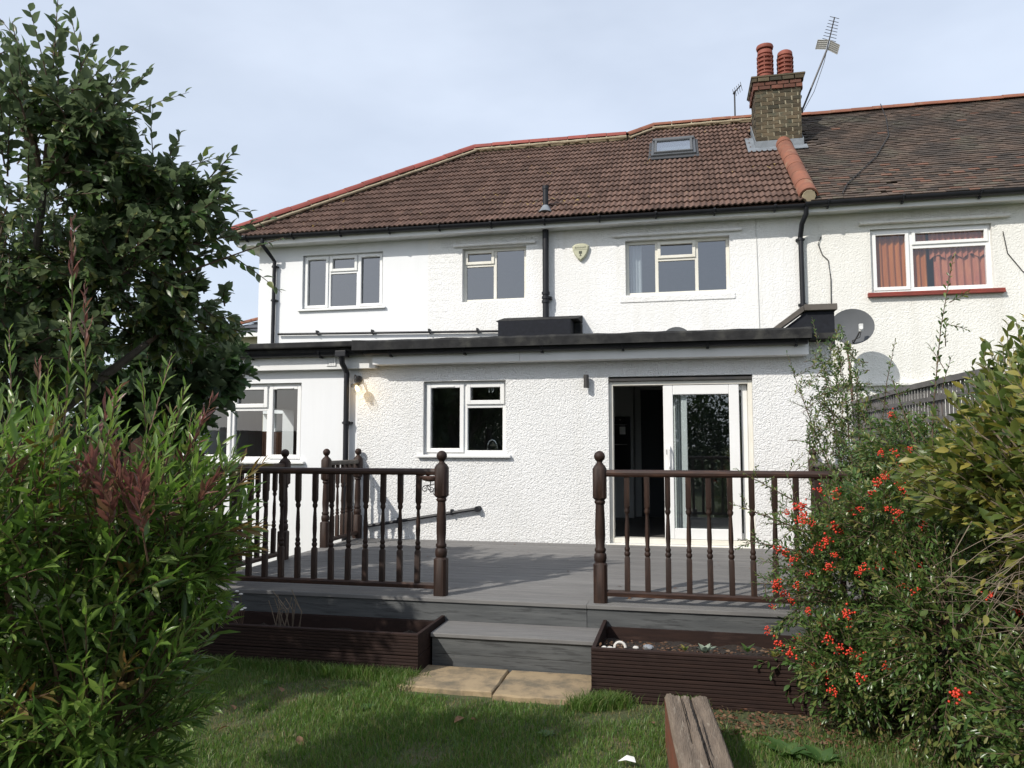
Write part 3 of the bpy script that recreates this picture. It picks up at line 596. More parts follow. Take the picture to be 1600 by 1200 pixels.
# lettering etched on the small kitchen pane
def text(body, size, loc, mat, parent, name='lettering', rot=(R(90), 0, 0), ext=.001):
    cu = bpy.data.curves.new(name, 'FONT'); cu.body = body; cu.size = size; cu.align_x = 'CENTER'; cu.align_y = 'CENTER'; cu.extrude = ext
    t_ = bpy.data.objects.new(name, cu); COL.objects.link(t_); bpy.context.view_layer.update()
    me = bpy.data.meshes.new_from_object(t_.evaluated_get(bpy.context.evaluated_depsgraph_get())); bpy.data.objects.remove(t_)
    me.materials.clear(); me.materials.append(mat); o = link(name, me, parent, Vector(loc) - wpos(parent)); o.rotation_euler = rot; return o
text('19', .09, (-2.335, YE + .101, 2.305), M['etch'], wk)

# ------------------------------------------------------------------ chimney stack
CX0, CX1, CY0, CY1 = 1.53, 2.37, 15.0, 15.86
ch = thing('chimney_stack', (1.95, 15.4, 7.0), 'weathered yellow-brown brick chimney stack with two terracotta pots on party line', 'chimney')
CZ = 7.12; CH = .0765; NC = 17
MB().box(CX0 + .008, CX1 - .008, CY0 + .008, CY1 - .008, 6.4, CZ + NC * CH + .26).build('mortar_core', M['bmortar'], ch)
bmesh_ = {}
def brick(L_, var):
    k = (round(L_, 3), var)
    if k not in bmesh_:
        t_ = MB().box(0, L_, 0, .10, 0, .0665); me = bpy.data.meshes.new('brick'); rr = random.Random(var * 7 + int(L_ * 100))
        me.from_pydata([tuple(c + rr.uniform(-.0045, .0045) for c in v) for v in t_.v], [], t_.f); me.materials.append(M['brick']); bmesh_[k] = me
    return bmesh_[k]
def course(face, z, off, zlen, matred=None, grow=0):
    """one run of bricks along a face of the stack"""
    a, c = (CX0 - grow, CX1 + grow) if face in 'fb' else (CY0 - grow + .10, CY1 + grow - .10)
    p = a - off
    while p < c - .02:
        s, e = max(p, a), min(p + .215, c)
        if e - s > .03:
            Lb = e - s - .011; o = link('brick', brick(round(Lb, 2), random.randrange(3)), ch); w = wpos(ch)
            if matred: o.data = o.data.copy(); o.data.materials[0] = matred
            j = random.uniform(-.006, .004)
            if face == 'f': mt = Matrix.Translation((s, CY0 - grow + j, z))
            elif face == 'b': mt = Matrix.Translation((s, CY1 + grow - .10 + j, z))
            elif face == 'l': mt = Matrix.Translation((CX0 - grow + .10 + j, s, z)) @ Matrix.Rotation(R(90), 4, 'Z')
            else: mt = Matrix.Translation((CX1 + grow + j, s, z)) @ Matrix.Rotation(R(90), 4, 'Z')
            o.matrix_local = Matrix.Translation(-w) @ mt
        p += .225
for i in range(NC):
    for fc in 'flr': course(fc, CZ + i * CH, (i % 2) * .112 + (.05 if fc != 'f' else 0), .2)
for i, g in ((NC, .035), (NC + 1, .035), (NC + 2, .06)):
    for fc in 'flr': course(fc, CZ + i * CH, (i % 2) * .112, .2, M['brick_red'] if i != NC + 2 else None, g)
zt = CZ + (NC + 3) * CH
MB().box(CX0 - .075, CX1 + .075, CY0 - .075, CY1 + .075, zt - .004, zt + .03).add([(CX0 - .07, CY0 - .07, zt + .031), (CX1 + .07, CY0 - .07, zt + .031), (CX1 + .07, CY1 + .07, zt + .031), (CX0 - .07, CY1 + .07, zt + .031), (CX0 + .2, CY0 + .22, zt + .12), (CX1 - .2, CY0 + .22, zt + .12), (CX1 - .2, CY1 - .22, zt + .12), (CX0 + .2, CY1 - .22, zt + .12)],
    [(0, 1, 5, 4), (1, 2, 6, 5), (2, 3, 7, 6), (3, 0, 4, 7), (4, 5, 6, 7)]).build('flaunching', M['brick'], ch, bevel=.01)
b = MB(); b.box(CX0 - .02, CX1 + .02, CY0 - .024, CY0 - .008, 6.9, rz(CY0) + .17)
for xx in (CX0 - .022, CX1 + .006): b.extr_x([(CY0 - .02, 6.9), (CY0 - .02, rz(CY0) + .17), (CY1, rz(CY1) + .17), (CY1, 7.0)], xx, xx + .016)
b.build('lead_flashing', M['lead'], ch, bevel=.003)
b = MB()
for x0, x1, y0, y1 in ((CX0 - .17, CX1 + .07, CY0 - .17, CY0 - .009), (CX0 - .17, CX0 - .006, CY0 - .009, CY0 + .5)):
    v = [(x, y, rz(y) + .062) for x, y in ((x0, y0), (x1, y0), (x1, y1), (x0, y1))]; b.add(v + [(x, y, z - .012) for x, y, z in v], [(0, 1, 2, 3), (7, 6, 5, 4), (0, 4, 5, 1), (1, 5, 6, 2), (2, 6, 7, 3), (3, 7, 4, 0)])
b.build('lead_apron', M['lead'], ch)
def pot(x, y, h, hood):
    r = .138; rg = [(zt + .05, r * .95, 0), (zt + .13, r * .93, 0), (zt + .135, r * 1.0, 0), (zt + .19, r, 0), (zt + .195, r * 1.14, 0), (zt + .23, r * 1.16, 0), (zt + .235, r * .9, 0)]
    z = zt + .25
    for k in range(4):
        rg += [(z, r * .88, 0), (z + .012, r * .90, 0), (z + .018, r * 1.13, 0), (z + .052, r * 1.16, 0), (z + .058, r * .90, 0)]; z += .085
    rg += [(z, r * .9, 0), (z + .01, r * 1.05, 0), (z + .07, r * 1.02, 0)]
    if hood: rg += [(z + .085, r * .98, 0), (z + .09, r * .8, 0), (z + .115, r * .78, 0), (z + .118, r * 1.12, 0), (z + .16, r * 1.2, 0), (z + .19, r * 1.12, 0), (z + .20, r * .9, 0), (z + .16, r * .85, 0)]
    else: rg += [(z + .09, r * .95, 0), (z + .115, r * .7, 0)]
    o = MB().rings(rg, x, y, 20).build('chimney_pot', M['pot'], ch, smooth=True)
    for zz in (zt + .25, zt + .335, zt + .42, zt + .505):
        for a in range(6):
            q = a * math.pi / 3 + .3; MB().box(x + math.cos(q) * r * .98 - .012, x + math.cos(q) * r * .98 + .012, y + math.sin(q) * r * .98 - .012, y + math.sin(q) * r * .98 + .012, zz - .02, zz + .03).build('pot_rib', M['pot'], o)
pot(1.76, 15.28, .55, True); pot(2.15, 15.42, .5, False)

# ------------------------------------------------------------------ neighbouring house
nb = thing('neighbour_house', (5, YU, 0), 'cream pebbledashed neighbouring house with dark mossy plain-tile roof', 'house')
WN = (3.07, 4.85, 4.06, 5.10)
wall('pebbledash_wall', 2.032, 9.5, 0, 5.40, [WN], YU - .004, .28, M['dash_cream'], nb)
wn_ = window(nb, YU, *WN, [(3.07, 3.68, 4.06, 5.10, 'sash'), (3.68, 4.85, 4.06, 4.80, 'fixed'), (3.68, 4.85, 4.80, 5.10, 'sash')], M['upvc'], M['glass_n'], 'old', rec=.06, fw=.075)
MB().box(3.0, 4.98, YU - .09, YU + .05, 3.98, 4.015).box(3.0, 4.98, YU - .075, YU + .05, 4.017, 4.05).build('sill', M['redsill'], wn_, bevel=.005)
MB().box(2.90, 5.10, YU - .09, YU + .01, 5.17, 5.215).build('drip_ledge', M['dash_cream'], nb, bevel=.01)
MB().box(2.2, 5.6, YU - .10, YU - .005, 2.55, 2.60).build('drip_ledge', M['dash_cream'], nb, bevel=.01)
MB().box(2.07, 9.6, 12.93, YU - .006, 5.385, 5.40).build('soffit', M['fascia'], nb)
MB().box(2.07, 9.6, 12.905, 12.929, 5.36, 5.53).build('fascia', M['fascia'], nb)
gutter('gutter', 2.03, 9.6, 12.835, 5.50, .075, nb, M['black'], -.02, 1.1)
downpipe([(2.05, 12.84, 5.45), (2.05, 12.86, 5.33), (2.0, 12.98, 5.2), (1.99, YU - .08, 5.02), (1.995, YU - .08, 4.95), (2.0, YU - .08, 2.9)], .040, [(1.99, 4.98), (2.0, 3.9)], nb, YU)
b = MB(); NR = 16.60
b.add([(2.03, YEV, rz(YEV) - .03), (9.6, YEV, rz(YEV) - .03), (9.6, NR, rz(NR) - .03), (2.03, NR, rz(NR) - .03), (2.03, 20.8, rz(YEV)), (9.6, 20.8, rz(YEV))], [(0, 1, 2, 3), (3, 2, 5, 4)])
nroof = b.build('roof', M['ntile'], nb); places = []; gw, gg = .165, .1
tg = ([(0, 0, .025), (.160, 0, .025), (.160, .17, .0), (0, .17, .0), (0, .002, .004), (.160, .002, .004)], [(0, 1, 2, 3), (4, 5, 1, 0), (0, 3, 4), (1, 5, 2)])
redp = []
for r in range(50):
    y0 = YEV - .03 + r * gg * math.cos(PIT)
    if y0 > NR - .05: break
    for k in range(44):
        x = 2.12 + k * gw + (r % 2) * gw / 2
        if x < 2.40 and CY0 - .02 < y0 < CY1: continue
        if random.random() < .006: continue
        mt = Matrix.Translation((x, y0, rz(y0) - .006 + random.uniform(-.004, .006))) @ (SLOPE @ Matrix.Rotation(random.gauss(0, .012), 3, 'Z') @ Matrix.Rotation(random.gauss(0, .012), 3, 'X')).to_4x4()
        pr = .015 + (.05 if y0 < 14.0 and x < 6 else 0)
        (redp if random.random() < pr else places).append((mt, None))
place_pieces('plain_tile', places, tg, M['ntile'], nroof, 270); place_pieces('red_plain_tile', redp, tg, M['ntile2'], nroof, 25)
cap_run('ridge_tile', (2.38, NR, rz(NR) - .01), (9.6, NR, rz(NR) - .01), .40, .12, M['old_ridge'], nroof, None, gap=.002)
room(2.2, 6.0, YU + .285, 16.6, 3.0, 5.36, M['inner'], M['inner_floor'])
b = MB(); b.tube([(2.32, YU - .02, 5.02), (2.27, YU - .03, 4.9), (2.33, YU - .02, 4.72), (2.42, YU - .02, 4.62), (2.45, YU - .02, 4.3), (2.44, YU - .02, 3.7)], .008, 6); b.build('wall_cable', M['cable'], nb)
b = MB(); b.tube([(5.0, YU - .02, 4.95), (5.05, YU - .02, 4.6), (5.25, YU - .02, 4.3), (5.7, YU - .02, 4.1)], .007, 6); b.build('wall_cable', M['cable'], nb)
b = MB(); b.tube([(4.15, 16.57, rz(16.57) + .14), (4.10, 16.0, rz(16) + .05), (3.9, 15.1, rz(15.1) + .05), (3.45, 14.2, rz(14.2) + .05), (2.75, 13.2, rz(13.2) + .05), (2.6, 12.85, rz(12.85) + .06)], .009, 6); b.build('roof_cable', M['cable'], nb)

# ------------------------------------------------------------------ far house beyond the gap on the left
fh = thing('far_house', (-20, 32, 0), 'distant cream house with slate roof and red hip behind the trees on the left', 'house')
MB().box(-19.6, -9, 30, 40, 0, 6.35).build('wall', M['cream'], fh)
MB().add([(-20.1, 29.6, 6.36), (-8.5, 29.6, 6.36), (-8.5, 40.4, 6.36), (-20.1, 40.4, 6.36), (-14.6, 35, 9.0), (-8.5, 35, 9.0)], [(0, 1, 5, 4), (2, 3, 4, 5), (0, 4, 3), (1, 2, 5), (0, 3, 2, 1)]).build('roof', M['slate'], fh)
b = MB()
for i in range(9):
    t = i / 9; b.add([(-20.1 + 5.5 * t, 29.6 + 5.4 * t - .02, 6.38 + 2.64 * t + .05), (-8.5, 29.6 + 5.4 * t - .02, 6.38 + 2.64 * t + .05), (-8.5, 29.6 + 5.4 * (t + .12), 6.38 + 2.64 * (t + .12)), (-20.1 + 5.5 * (t + .11), 29.6 + 5.4 * (t + .12), 6.38 + 2.64 * (t + .12))], [(0, 1, 2, 3)])
b.build('slate_courses', M['slate'], fh)
cap_run('hip_tile', (-20.1, 29.55, 6.45), (-14.6, 34.95, 9.1), .5, .17, M['old_ridge'], fh)
MB().box(-20.2, -8.5, 29.45, 29.6, 6.22, 6.40).build('gutter', M['fascia'], fh)

# ------------------------------------------------------------------ deck, step, planters, slabs
DX0, DX1, DY0, DY1 = -4.10, 1.52, 5.83, 9.348
deck = thing('garden_deck', (-1.3, 7.5, 0), 'raised grey composite deck running across the back of the house', 'deck')
def board(x0, x1, y0, y1, z, th=.025, n=7):
    """grooved board lying flat, grooves along x"""
    w = (y1 - y0) / n; poly = [(y0, z - th)]
    for i in range(n):
        a = y0 + i * w; poly += [(a + .0015, z - .005), (a + .0035, z), (a + w - .0035, z), (a + w - .0015, z - .005)]
    poly += [(y1, z - th)]; return MB().extr_x(poly[::-1], x0, x1)
bw = .1395; y = DY0 + .145; i = 0
while y < DY1 - .05:
    y2 = min(y + bw - .007, DY1 - .002); board(DX0 + random.uniform(0, .004), DX1 - .002, y, y2, ZD + random.uniform(-.0008, .0008)).build('deck_board', M['deck'], deck); y += bw; i += 1
board(DX0, -.70, DY0 - .02, DY0 + .140, ZD + .001, .028, 8).build('edge_board', M['deck'], deck); board(-.697, DX1, DY0 - .02, DY0 + .140, ZD + .001, .028, 8).build('edge_board', M['deck'], deck)
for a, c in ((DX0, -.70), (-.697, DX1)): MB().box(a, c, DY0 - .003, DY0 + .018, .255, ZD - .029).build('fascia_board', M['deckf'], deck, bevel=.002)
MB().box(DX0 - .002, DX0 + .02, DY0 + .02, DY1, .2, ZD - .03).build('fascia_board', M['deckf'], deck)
b = MB()
for k in range(9): b.box(DX0 + .05 + k * .66, DX0 + .10 + k * .66, DY0 + .03, DY1 - .05, .28, ZD - .031)
b.box(DX0 + .02, DX1 - .02, DY0 + .022, DY0 + .06, .06, .254); b.build('joist', M['reed'], deck)
MB().box(DX0, DX1, DY0 + .004, DY0 + .02, .225, .253).build('red_batten', surf('red_batten', (.10, .03, .02), rough=.8), deck)
step = thing('deck_step', (-1.2, 5.6, 0), 'low grey composite step in front of the gap between the railings', 'step')
board(-1.785, -.585, 5.425, 5.826, .262, .026, 16).build('tread', M['deck'], step)
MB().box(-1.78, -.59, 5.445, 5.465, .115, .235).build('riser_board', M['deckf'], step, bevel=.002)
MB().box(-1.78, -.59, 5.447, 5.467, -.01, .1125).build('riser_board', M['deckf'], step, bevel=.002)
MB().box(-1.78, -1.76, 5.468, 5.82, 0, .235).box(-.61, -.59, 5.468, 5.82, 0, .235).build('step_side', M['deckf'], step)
def reeded(x0, x1, y, z0, z1, n=7, th=.026, axis='x'):
    """upright reeded board: grooves run along its length"""
    h = (z1 - z0) / n; poly = [(th, z0)]
    for i in range(n):
        a = z0 + i * h; poly += [(.007, a + .001), (0, a + .005), (0, a + h - .005), (.007, a + h - .001)]
    poly += [(th, z1)]
    if axis == 'x': return MB().extr_x([(y + a, c) for a, c in poly], x0, x1)
    return MB().prism([(y + a, c) for a, c in poly], x0, x1)
def planter(name, x0, x1, y0, y1, zt_, zs, label):
    t = thing(name, ((x0+x1)/2, (y0+y1)/2, 0), label, 'planter'); m = zt_ / 2
    reeded(x0, x1, y0, .0, m - .002).build('front_board', M['reed'], t); reeded(x0, x1, y0 + .001, m + .002, zt_).build('front_board', M['reed'], t)
    for xx in (x0 - .0005, x1 - .0255): MB().box(xx, xx + .026, y0 + .0275, y1, 0, m - .002).box(xx, xx + .026, y0 + .0275, y1, m + .002, zt_ - .003).build('end_board', M['reed'], t, bevel=.002)
    MB().box(x0 + .03, x1 - .03, y1 - .026, y1, 0, zt_ - .05).build('back_board', M['reed'], t)
    n = 40; vs_, fs_ = [], []
    for j in range(9):
        for i in range(n + 1):
            vs_.append((x0 + .027 + (x1 - x0 - .054) * i / n, y0 + .028 + (y1 - y0 - .056) * j / 8, zs + random.uniform(-.012, .016) + .012 * math.sin(i * .7 + j) - (.012 * j if zs > .25 else 0)))
    fs_ = [(j*(n+1)+i, j*(n+1)+i+1, (j+1)*(n+1)+i+1, (j+1)*(n+1)+i) for j in range(8) for i in range(n)]
    MB().add(vs_, fs_).build('soil', M['soil'], t); return t
planter('timber_planter', -4.35, -1.80, 5.19, 5.815, .305, .16, 'long dark brown reeded timber planter in the shade left of the step')
planter('timber_planter', -.575, 1.62, 5.0, 5.815, .33, .285, 'dark brown reeded timber planter with succulent and pebbles right of the step')
def slab(x0, x1, y0, y1, lab):
    b = MB(); n = 10; zt_ = .036; top = []
    ring = [(x0 + (x1-x0)*i/n, y0 + random.uniform(-.008, .008)) for i in range(n)] + [(x1 + random.uniform(-.006, .006), y0 + (y1-y0)*i/5) for i in range(5)] + [(x1 - (x1-x0)*i/n, y1) for i in range(n)] + [(x0 + random.uniform(-.006, .006), y1 - (y1-y0)*i/5) for i in range(5)]
    m = len(ring); cx, cy = (x0+x1)/2, (y0+y1)/2
    vs_ = [(x, y, -.01) for x, y in ring] + [(x, y, zt_ - .007 + random.uniform(-.003, .002)) for x, y in ring] + [(cx + (x-cx)*.975, cy + (y-cy)*.96, zt_ + random.uniform(-.002, .002)) for x, y in ring]
    fs_ = [(k*m+i, k*m+(i+1) % m, (k+1)*m+(i+1) % m, (k+1)*m+i) for k in range(2) for i in range(m)] + [tuple(range(2*m, 3*m))]
    tag(b.add(vs_, fs_).build('paving_slab', M['slab']), lab, 'slab', 'slabs below the step')
slab(-1.86, -1.205, 4.93, 5.43, 'buff sandstone paving slab below the step, nearer the left planter')
slab(-1.19, -.585, 4.88, 5.43, 'buff sandstone paving slab below the step, touching the right planter')

# ------------------------------------------------------------------ turned timber railings
def baluster_mesh():
    s = .0205
    rg = [(0, s, 1), (.26, s, 1), (.275, .016, 0), (.285, .0215, 0), (.30, .0235, 0), (.312, .016, 0), (.325, .0205, 0), (.335, .0205, 0), (.348, .0145, 0), (.42, .0185, 0), (.50, .0165, 0), (.575, .0125, 0), (.59, .0125, 0), (.60, .0195, 0), (.615, .0225, 0), (.63, .017, 0), (.64, .0195, 0), (.655, s, 1), (.885, s, 1)]
    o = MB().rings(rg, 0, 0, 12).build('baluster', M['stain'], None, smooth=True, local=True); me = o.data; bpy.data.objects.remove(o); return me
def newel_mesh():
    s = .050
    rg = [(0, s, 1), (.285, s, 1), (.30, .040, 0), (.312, .046, 0), (.335, .0485, 0), (.36, .046, 0), (.372, .036, 0), (.385, .043, 0), (.40, .043, 0), (.412, .034, 0), (.50, .0395, 0), (.60, .038, 0), (.70, .034, 0), (.735, .032, 0), (.742, .040, 0), (.755, .042, 0), (.765, .036, 0), (.785, s, 1), (1.005, s, 1), (1.03, .036, 1), (1.04, .030, 0), (1.05, .022, 0), (1.057, .022, 0)]
    for k in range(9):
        a = -math.pi / 2 + .55 + (math.pi - .55) * k / 8; rg.append((1.098 + .043 * math.sin(a), max(.002, .043 * math.cos(a)), 0))
    o = MB().rings(rg, 0, 0, 16).build('newel_post', M['stain'], None, smooth=True, local=True); me = o.data; bpy.data.objects.remove(o); return me
BAL, NEW = baluster_mesh(), newel_mesh()
def railing(p, q, label, newels, first=.155, railmat=None, span=None, n=None):
    p, q = Vector((*p, ZD)), Vector((*q, ZD)); d = q - p; L_ = d.length; t = d.normalized(); th = math.atan2(t.y, t.x)
    r = thing('deck_railing', p, label, 'railing')
    for s in newels:
        o = link('newel_post', NEW, r, t * (s * L_)); o.rotation_euler = (0, 0, th + random.uniform(-.01, .01))
    cnt = n or max(1, round((L_ - .16) / .157)); 
    for i in range(cnt):
        o = link('baluster', BAL, r, t * (.05 + (L_ - .1) * (i + 1) / (cnt + 1)) + Vector((0, 0, .075))); o.rotation_euler = (random.gauss(0, .004), random.gauss(0, .004), th)
    for nm, prof in (('handrail', [(-.030, .958), (-.022, .945), (.022, .945), (.030, .958), (.031, .975), (.022, .992), (0, .998), (-.022, .992), (-.031, .975)]), ('bottom_rail', [(-.028, .052), (.028, .052), (.030, .08), (.018, .094), (-.018, .094), (-.030, .08)])):
        b = MB().extr_x(prof[::-1], .048, L_ - .048); me = bpy.data.meshes.new(nm); me.from_pydata(b.v, [], b.f)
        bm = bmesh.new(); bm.from_mesh(me); bmesh.ops.recalc_face_normals(bm, faces=bm.faces); bm.to_mesh(me); bm.free()
        me.materials.append((railmat if nm == 'handrail' and railmat else M['stainx'])); o = link(nm, me, r, (0, 0, 0)); o.rotation_euler = (0, 0, th)
    return r
RY = 5.925
railing((-4.05, RY), (-1.868, RY), 'dark brown turned timber railing along the deck front, left of the step', (0, 1))
railing((-.605, RY), (1.47, RY), 'dark brown turned timber railing along the deck front, before the patio door', (0, 1))
railing((-4.05, RY), (-4.05, 7.40), 'dark brown railing along the left deck side, nearer the shrubs', (1,))
railing((-4.05, 8.37), (-4.05, 9.28), 'short dark brown railing against the wall below the lit lamp', (0, 1), railmat=M['weather'])
railing((1.47, RY), (1.47, 9.26), 'dark brown railing along the right deck side behind the berry bush', (1,), railmat=M['weather'])

# iron bird bath hung on the newel
bb = thing('bird_bath', (-1.97, 5.94, 1.33), 'small rusty iron bird bath with scrollwork hung on newel post', 'bird bath')
bx_, by_ = -1.965, 5.935
MB().rings([(1.322, .012, 0), (1.326, .040, 0), (1.340, .072, 0), (1.362, .082, 0), (1.366, .078, 0), (1.348, .062, 0), (1.338, .030, 0)], bx_, by_, 18).build('bowl', M['rust'], bb, smooth=True)
b = MB(); b.tube([(bx_ - .07, by_, 1.368), (bx_ - .055, by_, 1.385), (bx_ - .035, by_, 1.388), (bx_ - .015, by_, 1.375), (bx_ + .0, by_, 1.378)], [.004, .013, .016, .011, .003], 8); b.tube([(bx_ - .06, by_, 1.388), (bx_ - .072, by_, 1.399), (bx_ - .085, by_, 1.395)], [.010, .010, .002], 8); b.build('bird_figure', M['rust'], bb, smooth=True)
b = MB(); b.tube([(bx_, by_, 1.324), (bx_, by_, 1.285)], .004, 6)
def scroll(cx, cz, r, a0, turns, flip=1):
    n = 16; b.tube([(cx + flip * r * (1 - .75 * i / n) * math.cos(a0 + turns * 2 * math.pi * i / n), by_, cz + r * (1 - .75 * i / n) * math.sin(a0 + turns * 2 * math.pi * i / n)) for i in range(n + 1)], .0033, 5)
scroll(bx_ - .045, 1.262, .028, 1.2, 1.2); scroll(bx_ + .01, 1.255, .022, 2.0, -1.1); scroll(bx_ - .015, 1.268, .022, .4, 1.0, -1); scroll(bx_ + .045, 1.236, .024, 2.4, 1.1)
b.tube([(bx_ - .05, by_, 1.288), (bx_ - .01, by_, 1.294), (bx_ + .05, by_, 1.306), (bx_ + .075, by_, 1.31)], .0035, 5); b.tube([(bx_ - .03, by_, 1.285), (bx_ + .005, by_, 1.232), (bx_ + .04, by_, 1.280), (bx_ + .06, by_, 1.215), (bx_ + .072, by_, 1.205)], .0035, 5)
b.build('scroll_bracket', M['darkmetal'], bb)

# ------------------------------------------------------------------ wall lamps, alarm box
wl_ = thing('wall_lamp', (-1.10, YE, 2.38), 'black cylindrical up-and-down wall lamp between kitchen window and patio door', 'lamp')
b = MB(); b.tube([(-1.10, YE - .075, 2.305), (-1.10, YE - .075, 2.465)], .032, 16); b.build('barrel', M['darkmetal'], wl_, smooth=True)
MB().box(-1.125, -1.075, YE - .05, YE + .01, 2.345, 2.425).build('bracket', M['darkmetal'], wl_, bevel=.004)
lp = thing('wall_lamp', (-4.06, YE, 2.4), 'lit wall lamp with clear glass shade beside the drainpipe', 'lamp')
MB().tube([(-4.08, YE, 2.47), (-4.08, YE - .03, 2.47)], .045, 14).build('back_plate', M['darkmetal'], lp, smooth=True)
b = MB(); b.tube([(-4.10, YE - .03, 2.49), (-4.10, YE - .10, 2.52), (-4.085, YE - .15, 2.47), (-4.075, YE - .16, 2.41)], .008, 8); b.tube([(-4.06, YE - .03, 2.46), (-4.06, YE - .1, 2.50), (-4.065, YE - .15, 2.44)], .006, 8); b.build('arm', M['darkmetal'], lp)
ld = Vector((.45, -.15, -.88)).normalized(); l0 = Vector((-4.075, YE - .16, 2.42))
MB().tube([l0, l0 + ld * .02, l0 + ld * .045], [.025, .062, .066], 16).build('cap', M['darkmetal'], lp, smooth=True)
MB().tube([l0 + ld * .04, l0 + ld * .09, l0 + ld * .16, l0 + ld * .175], [.052, .064, .060, .045], 18, cap=False).build('glass_shade', M['lampglass'], lp, smooth=True)
em = bpy.data.materials.new('bulb_glow'); em.use_nodes = True; ep = em.node_tree.nodes['Principled BSDF']; ep.inputs['Emission Color'].default_value = (1, .72, .32, 1); ep.inputs['Emission Strength'].default_value = 3.5; ep.inputs['Base Color'].default_value = (1, .85, .6, 1)
MB().tube([l0 + ld * .05, l0 + ld * .07, l0 + ld * .10, l0 + ld * .125, l0 + ld * .135], [.010, .022, .028, .020, .004], 12).build('bulb', em, lp, smooth=True)
lg = bpy.data.lights.new('lamp_light', 'POINT'); lg.energy = .9; lg.color = (1, .68, .30); lg.shadow_soft_size = .03; lo = bpy.data.objects.new('lamp_light', lg); COL.objects.link(lo); lo.parent = lp; lo.location = (l0 + ld * .16) - wpos(lp)
al = thing('alarm_box', (-1.64, YU, 4.82), 'pale yellow shield-shaped burglar alarm box on the upper wall', 'alarm box')
sh = [(-.145, .235), (-.10, .268), (-.04, .283), (.04, .283), (.10, .268), (.145, .235), (.138, .17), (.105, .085), (.055, .02), (0, -.02), (-.055, .02), (-.105, .085), (-.138, .17)]
n = len(sh); c0 = (-1.64, 4.84); b = MB()
v1 = [(c0[0] + x, YU, c0[1] + z) for x, z in sh]; v2 = [(c0[0] + x, YU - .055, c0[1] + z) for x, z in sh]; v3 = [(c0[0] + x * .86, YU - .072, c0[1] + .13 + (z - .13) * .86) for x, z in sh]
b.add(v1 + v2 + v3, [(k*n+i, k*n+(i+1) % n, (k+1)*n+(i+1) % n, (k+1)*n+i) for k in range(2) for i in range(n)] + [tuple(range(2*n, 3*n))]); cover = b.build('cover', M['alarm'], al)
text('BANHAM', .048, (-1.64, YU - .0735, 5.045), M['ink'], cover)
b = MB(); b.box(-1.757, -1.523, YU - .0735, YU - .071, 5.006, 5.011); b.box(-1.668, -1.612, YU - .0735, YU - .071, 4.935, 4.985).box(-1.648, -1.632, YU - .0735, YU - .071, 4.905, 4.934).box(-1.662, -1.618, YU - .0735, YU - .071, 4.894, 4.904); b.build('emblem', M['ink'], cover)

# ------------------------------------------------------------------ satellite dishes and aerials
def dish(t, c, nrm, rx, ry, mat, lnb=True, depth=.06):
    z = Vector(nrm).normalized(); x = Vector((0, 0, 1)).cross(z).normalized(); yv = z.cross(x); c = Vector(c); b = MB(); vs_ = []; fs_ = []; n, m = 28, 7
    for side in (0, 1):
        for j in range(m):
            r = j / (m - 1)
            for i in range(n):
                a = 2 * math.pi * i / n; vs_.append(c + x * (math.cos(a) * rx * r) + yv * (math.sin(a) * ry * r) + z * (depth * r * r - .006 * side))
    for side in (0, 1):
        o = side * n * m
        for j in range(m - 1):
            for i in range(n): fs_.append((o+j*n+i, o+j*n+(i+1) % n, o+(j+1)*n+(i+1) % n, o+(j+1)*n+i))
    o = n * m; fs_ += [((m-1)*n+i, (m-1)*n+(i+1) % n, o+(m-1)*n+(i+1) % n, o+(m-1)*n+i) for i in range(n)]
    b.add(vs_, fs_).build('reflector', mat, t, smooth=True)
    if lnb:
        e = c - yv * ry * .95 + z * depth; f = c + z * .26 + x * .10 - yv * .12
        MB().tube([e, e * .4 + f * .6 - Vector((0, 0, .01)), f], .011, 8).build('feed_arm', M['darkmetal'], t)
        q = MB(); q.tube([f - z * .02, f + z * .05], .03, 10); q.box(f.x - .028, f.x + .028, f.y - .03, f.y + .03, f.z - .04, f.z + .075); q.build('feed_horn', M['plastic_w'], t, bevel=.006)
        MB().tube([f - Vector((0, 0, .04)), f - Vector((.01, -.05, .12)), f - Vector((.1, -.12, .16)), e - z * .05], .006, 6).build('feed_cable', M['cable'], t)
ds = thing('satellite_dish', (2.62, 12.6, 0), 'grey oval satellite dish on a rusty pole before the neighbouring wall', 'satellite dish')
dish(ds, (2.615, 12.56, 3.41), (-.12, -1, .22), .315, .29, M['dish'])
MB().tube([(2.54, 12.66, 3.20), (2.58, 12.63, 2.85), (2.68, 12.60, 0)], .019, 8).build('pole', M['rust'], ds)
MB().box(2.52, 2.60, 12.56, 12.68, 3.10, 3.30).build('mount', M['darkmetal'], ds, bevel=.005)
d2 = thing('satellite_dish', (-.03, 12.2, 2.87), 'top of a dark satellite dish peeping over the flat roof edge', 'satellite dish')
dish(d2, (-.03, 12.15, 3.16), (-.1, -1, .25), .26, .285, M['dish'], False)
MB().tube([(-.03, 12.25, 3.15), (-.03, 12.25, 2.88)], .02, 8).box(-.15, .09, 12.15, 12.35, 2.871, 2.89).build('stand', M['darkmetal'], d2)
ae = thing('tv_aerial', (2.37, 15.3, 8.0), 'television aerial on a leaning pole fixed to the chimney', 'aerial')
p0, p1, p2 = Vector((2.40, 15.25, 8.02)), Vector((2.90, 15.25, 9.22)), Vector((3.02, 15.05, 9.75))
MB().tube([p0, p1], .017, 8).build('pole', M['darkmetal'], ae)
MB().box(2.36, 2.43, 15.2, 15.3, 8.02, 8.10).box(2.375, 2.41, 15.2, 15.3, 8.3, 8.34).build('chimney_bracket', M['darkmetal'], ae)
bd = (p2 - p1).normalized(); MB().tube([p1 - bd * .02, p2], .012, 6).build('boom', M['darkmetal'], ae)
ex = Vector((.93, .0, -.36)).normalized()
